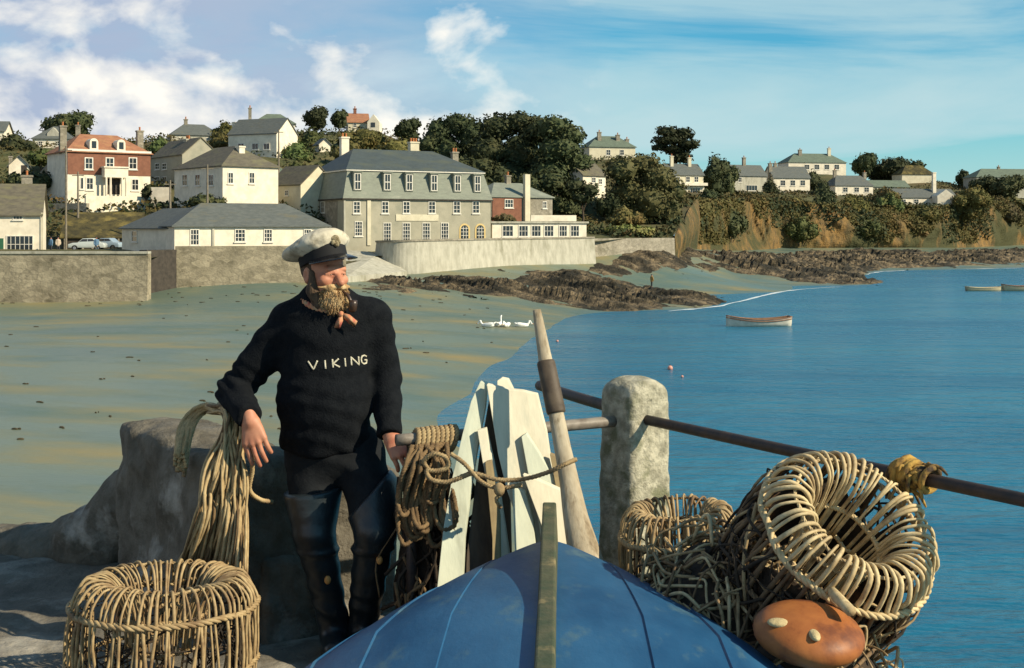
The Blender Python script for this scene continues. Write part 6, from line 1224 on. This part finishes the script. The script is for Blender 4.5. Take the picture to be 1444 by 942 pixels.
def head_fn(X, Y, Z):
    d = ellip(X, Y, Z, (0, -.015, .045), (.076, .098, .098)); d = smin(d, ellip(X, Y, Z, (0, .035, -.03), (.061, .064, .088)), .03); d = smin(d, cap(X, Y, Z, (-.036, .082, .032), (.036, .082, .032), .013, .013), .012)
    for s_ in (-1, 1):
        d = smin(d, ellip(X, Y, Z, (s_ * .043, .066, -.014), (.026, .024, .022)), .018); d = smax(d, -(np.sqrt((X - s_ * .031) ** 2 + (Y - .103) ** 2 + (Z - .012) ** 2 * 1.8) - .017), .010); d = smin(d, ellip(X, Y, Z, (s_ * .031, .081, .011), (.0145, .0115, .0095)), .003)
        d = smin(d, cap(X, Y, Z, (s_ * .015, .0955, .0185), (s_ * .047, .080, .0135), .0062, .0045), .004); d = smin(d, cap(X, Y, Z, (s_ * .016, .0925, .0045), (s_ * .045, .079, .003), .0048, .0038), .005)
        ear = smax(ellip(X, Y, Z, (s_ * .079, -.012, .0), (.012, .022, .034)), -ellip(X, Y, Z, (s_ * .089, -.008, .002), (.007, .012, .02)), .004); d = smin(d, ear, .006)
    d = smin(d, cap(X, Y, Z, (0, .088, .024), (0, .124, -.020), .0095, .0155), .010); d = smin(d, ellip(X, Y, Z, (-.013, .103, -.022), (.0085, .011, .008)), .006); d = smin(d, ellip(X, Y, Z, (.013, .103, -.022), (.0085, .011, .008)), .006)
    d = smin(d, cap(X, Y, Z, (-.019, .093, -.053), (.019, .093, -.053), .007, .007), .006); d = smax(d, -cap(X, Y, Z, (-.022, .104, -.050), (.022, .104, -.050), .0025, .0025), .003)
    d = smin(d, cap(X, Y, Z, (0, -.02, -.06), (0, -.045, -.22), .062, .068), .03); return d + .0015 * fbm(X * 40, Y * 40, Z * 40, 81, 3)
hv0, hf0 = sdf_mesh(head_fn, (-.11, -.14, -.22), (.11, .15, .16), .0036); hv0 = toW(hv0)
def core_fn(X, Y, Z):
    d = ellip(X, Y, Z, Q(461, 490, 5.23), (.165, .115, .21)); d = smin(d, ellip(X, Y, Z, Q(462, 600, 5.24), (.16, .115, .18)), .1); d = smin(d, cap(X, Y, Z, Q(412, 452, 5.25), Q(516, 448, 5.24), .055, .055), .06); d = smin(d, cap(X, Y, Z, Q(460, 440, 5.23), Q(458, 402, 5.2), .06, .06), .04)
    for a_, b_, c_, r in ((shL, elL, wrL, 1), (shR, elR, wrR, 1)): d = smin(d, smin(cap(X, Y, Z, a_, b_, .052, .042), cap(X, Y, Z, b_, c_, .042, .029), .02), .04)
    for a_, b_, c_ in ((hipL, knL, anL), (hipR, knR, anR)): d = smin(d, smin(cap(X, Y, Z, a_, b_, .082, .056), cap(X, Y, Z, b_, c_, .054, .038), .02), .04); d = smin(d, cap(X, Y, Z, (c_[0], c_[1], .055), (c_[0] + .03, c_[1] - .14, .045), .036, .03), .03)
    return d
cv, cf = sdf_mesh(core_fn, (-1.4, 4.88, -.02), (-.44, 5.48, 1.62), .016); cv = wv(cv)
allv = [cv, hv0, hv1, hv2]; allf = []; off = 0
for v_, f_ in zip(allv, (cf, hf0, hf1, hf2)): allf.append(f_ + off); off += len(v_)
body = put('body', np.concatenate(allv), np.concatenate(allf), 'skin')
for s_ in (-1, 1):
    b = MB(mo); b.ell(Vector(toW([(s_ * .031, .0835, .0112)])[0]), (.0092, .0092, .0092), 12, 8); e_ = b.build('eye', M['eyew'], body, True); b = MB(mo); b.ell(Vector(toW([(s_ * .031 + .002, .0905, .011)])[0]), (.0042, .0042, .0042), 10, 8); b.build('iris', M['iris'], e_, True)
def beard_fn(X, Y, Z):
    d = ellip(X, Y, Z, (0, .070, -.082), (.058, .050, .050)); d = smin(d, ellip(X, Y, Z, (0, .074, -.106), (.050, .044, .042)), .03)
    d = smax(d, -ellip(X, Y, Z, (0, .118, -.046), (.026, .022, .008)), .006); return d + .013 * fbm(X * 38, Y * 38, Z * 16, 91, 4) + .004 * fbm(X * 120, Y * 120, Z * 35, 92, 2)
v_, f_ = sdf_mesh(beard_fn, (-.1, -.02, -.2), (.1, .15, .03), .0034); put('beard', toW(v_), f_, 'beard')
def strands(vs, n, L_, par, m, seed, out):
    r = random.Random(seed); c = vs.mean(0); b = MB(mo)
    for k in range(n):
        p = Vector(vs[r.randrange(len(vs))]); o_ = (p - Vector(c)); o_.z *= .3; o_.normalize(); d = (o_ * out + Vector((0, 0, -1)) + Vector((r.gauss(0, .35), r.gauss(0, .35), r.gauss(0, .25)))).normalized() * L_ * r.uniform(.5, 1.3)
        b.tube([p - d * .25 + o_ * .001, p + d * .35 + o_ * .005, p + d * .8 + o_ * .003], [.0013, .0013, .0005], 4)
    b.build('loose_hairs', M[m], par, True)
bo_ = bpy.data.objects['beard']; bw = toW(v_); strands(bw, 900, .02, bo_, 'beard', 5, .5)
def whisk_fn(X, Y, Z):
    d = np.float64(9)
    for s_ in (-1, 1): d = np.minimum(d, smin(cap(X, Y, Z, (s_ * .070, .012, .012), (s_ * .066, .022, -.06), .012, .022), cap(X, Y, Z, (s_ * .066, .022, -.06), (s_ * .044, .04, -.118), .024, .03), .02))
    d = smin(d, ellip(X, Y, Z, (0, .02, -.115), (.055, .05, .035)), .03); return d + .011 * fbm(X * 42, Y * 42, Z * 18, 93, 4) + .003 * fbm(X * 130, Y * 130, Z * 40, 94, 2)
v_, f_ = sdf_mesh(whisk_fn, (-.12, -.06, -.2), (.12, .12, .06), .0036); put('side_whiskers', toW(v_), f_, 'darkhair')
def mous_fn(X, Y, Z):
    d = np.float64(9)
    for s_ in (-1, 1): d = np.minimum(d, smin(cap(X, Y, Z, (s_ * .004, .108, -.036), (s_ * .038, .098, -.043), .0135, .0135), cap(X, Y, Z, (s_ * .038, .098, -.043), (s_ * .080, .078, -.040), .0125, .003), .008))
    return d + .0055 * fbm(X * 50, Y * 60, Z * 60, 95, 4)
v_, f_ = sdf_mesh(mous_fn, (-.1, .04, -.08), (.1, .14, -.01), .0028); put('moustache', toW(v_), f_, 'beard')
def hair_fn(X, Y, Z):
    d = ellip(X, Y, Z, (0, -.028, .035), (.083, .098, .10)); d = smax(d, Y - .012 - np.clip(.0 - Z, 0, .03), .01); d = smax(d, -.075 - Z, .015); return d + .007 * fbm(X * 45, Y * 45, Z * 16, 97, 4)
v_, f_ = sdf_mesh(hair_fn, (-.11, -.15, -.11), (.11, .06, .12), .0042); put('hair', toW(v_), f_, 'darkhair')
# cap, tipped back
tl = math.radians(20); CT = Matrix.Rotation(math.radians(-5), 3, 'Y') @ Matrix.Rotation(tl, 3, 'X'); cpo = Vector((0, -.014, .070))
def capW(v): v = np.asarray(v, float) @ np.array(CT.transposed()) + np.array(cpo); return toW(v)
def crown_fn(X, Y, Z):
    d = ellip(X, Y, Z, (.0, -.045, .056), (.140, .158, .042)); d = smin(d, ellip(X, Y, Z, (0, .03, .07), (.10, .09, .045)), .03); d = smin(d, ellip(X, Y, Z, (0, -.005, .042), (.092, .108, .03)), .03); return d + .007 * fbm(X * 16, Y * 16, Z * 22, 99, 4)
v_, f_ = sdf_mesh(crown_fn, (-.16, -.2, -.04), (.16, .16, .14), .0042); capo = put('cap', capW(v_), f_, 'capwhite')
def band_fn(X, Y, Z): k = np.sqrt((X / .096) ** 2 + ((Y + .004) / .116) ** 2); return np.maximum((k - 1) * .1, np.abs(Z - .008 - .06 * np.clip(Y, 0, .2)) - .026 - .05 * np.clip(Y, 0, .2))
v_, f_ = sdf_mesh(band_fn, (-.12, -.14, -.05), (.12, .14, .07), .0042); put('cap_band', capW(v_), f_, 'capband', capo)
vs = []; A_ = np.linspace(-1.28, 1.28, 25)
for lay in (0.0, -.004):
    for r_ in np.linspace(0, 1, 7):
        for a in A_: e = .060 * math.cos(a * 1.2) ** .8 * r_; vs.append((math.sin(a) * (.0965 + e * .75), math.cos(a) * (.1165) - .004 + e * math.cos(a * .6), -.012 - .46 * e - .09 * e * r_ - .012 * (1 - math.cos(a)) * r_ + lay))
n = 25; fs = []
for L_ in (0, 1):
    for i in range(6):
        for k in range(24): q = L_ * 175 + i * 25 + k; fs.append([q, q + 1, q + 26, q + 25] if L_ == 0 else [q, q + 25, q + 26, q + 1])
for k in range(24): fs.append([150 + k, 151 + k, 326 + k, 325 + k])
put('peak', capW(vs), np.array(fs), 'visor', capo)
b = MB(mo)
for p, r_ in (((0, .121, .048), .0165), ((0, .120, .028), .0125), ((-.013, .118, .036), .010), ((.013, .118, .036), .010), ((-.011, .117, .052), .009), ((.011, .117, .052), .009)): b.ell(Vector(capW([p])[0]), (r_, r_ * .6, r_ * 1.1), 12, 8)
b.build('cap_badge', M['badge'], capo, True)
# neckerchief
b = MB(mo); ring = []
for a in np.linspace(0, 2 * math.pi, 28, endpoint=False): ring.append(Vector(P(461, 424, 5.205)) + Vector((.100 * math.cos(a), .096 * math.sin(a), .034 * math.sin(a) - .020 * math.cos(a))))
b.rope(ring, .0135, 12, 3, 6, True, 90); kn = Vector(P(481, 443, 5.085)); b.ell(kn, (.012, .012, .013), 10, 8); 

for base, tip, wd in ((kn, kn + Vector((.060, -.012, -.034)), Vector((.004, -.006, .021))), (kn, kn + Vector((-.010, -.012, -.052)), Vector((.018, -.004, .004)))):
    m_k = base.lerp(tip, .55) + Vector((0, -.008, 0)); b.add([base + wd * .3, base - wd * .3, m_k - wd * .8, tip - wd * 1.0, tip + wd * .5 + (tip - base) * .12, m_k + wd * .9, base + Vector((0, .006, 0)), m_k + Vector((0, .008, 0)), tip + Vector((0, .006, 0))],
          [[0, 1, 2, 5], [5, 2, 3, 4], [1, 0, 6], [1, 6, 7, 2], [0, 5, 7, 6], [2, 7, 8, 3], [5, 4, 8, 7], [3, 8, 4]])
b.build('neckerchief', M['kerchief'], man, True)
# pipe held in his mouth
M['briar'] = mat('dark_briar', (0.035, 0.02, 0.012), (0.06, 0.032, 0.018), 12, 0.35, spec=0.5)
m0 = Vector(toW([(.016, .098, -.052)])[0]); m1 = Vector(toW([(.030, .135, -.075)])[0]); m2 = Vector(toW([(.038, .158, -.118)])[0]); root = empty('pipe', m0, 'dark tobacco pipe hanging from the fisherman\'s mouth', 'pipe'); b = MB(m0); b.tube(resample([m0, m1, m2], 12), [.0055 + .0003 * k for k in range(12)], 8); b.build('stem', M['briar'], root, True)
b = MB(m0); b.tube([m2 + Vector((0, 0, -.022)), m2 + Vector((0, 0, -.014)), m2 + Vector((.002, 0, .012)), m2 + Vector((.003, 0, .028))], [.008, .0165, .018, .0165], 14); b.build('bowl', M['briar'], root, True)
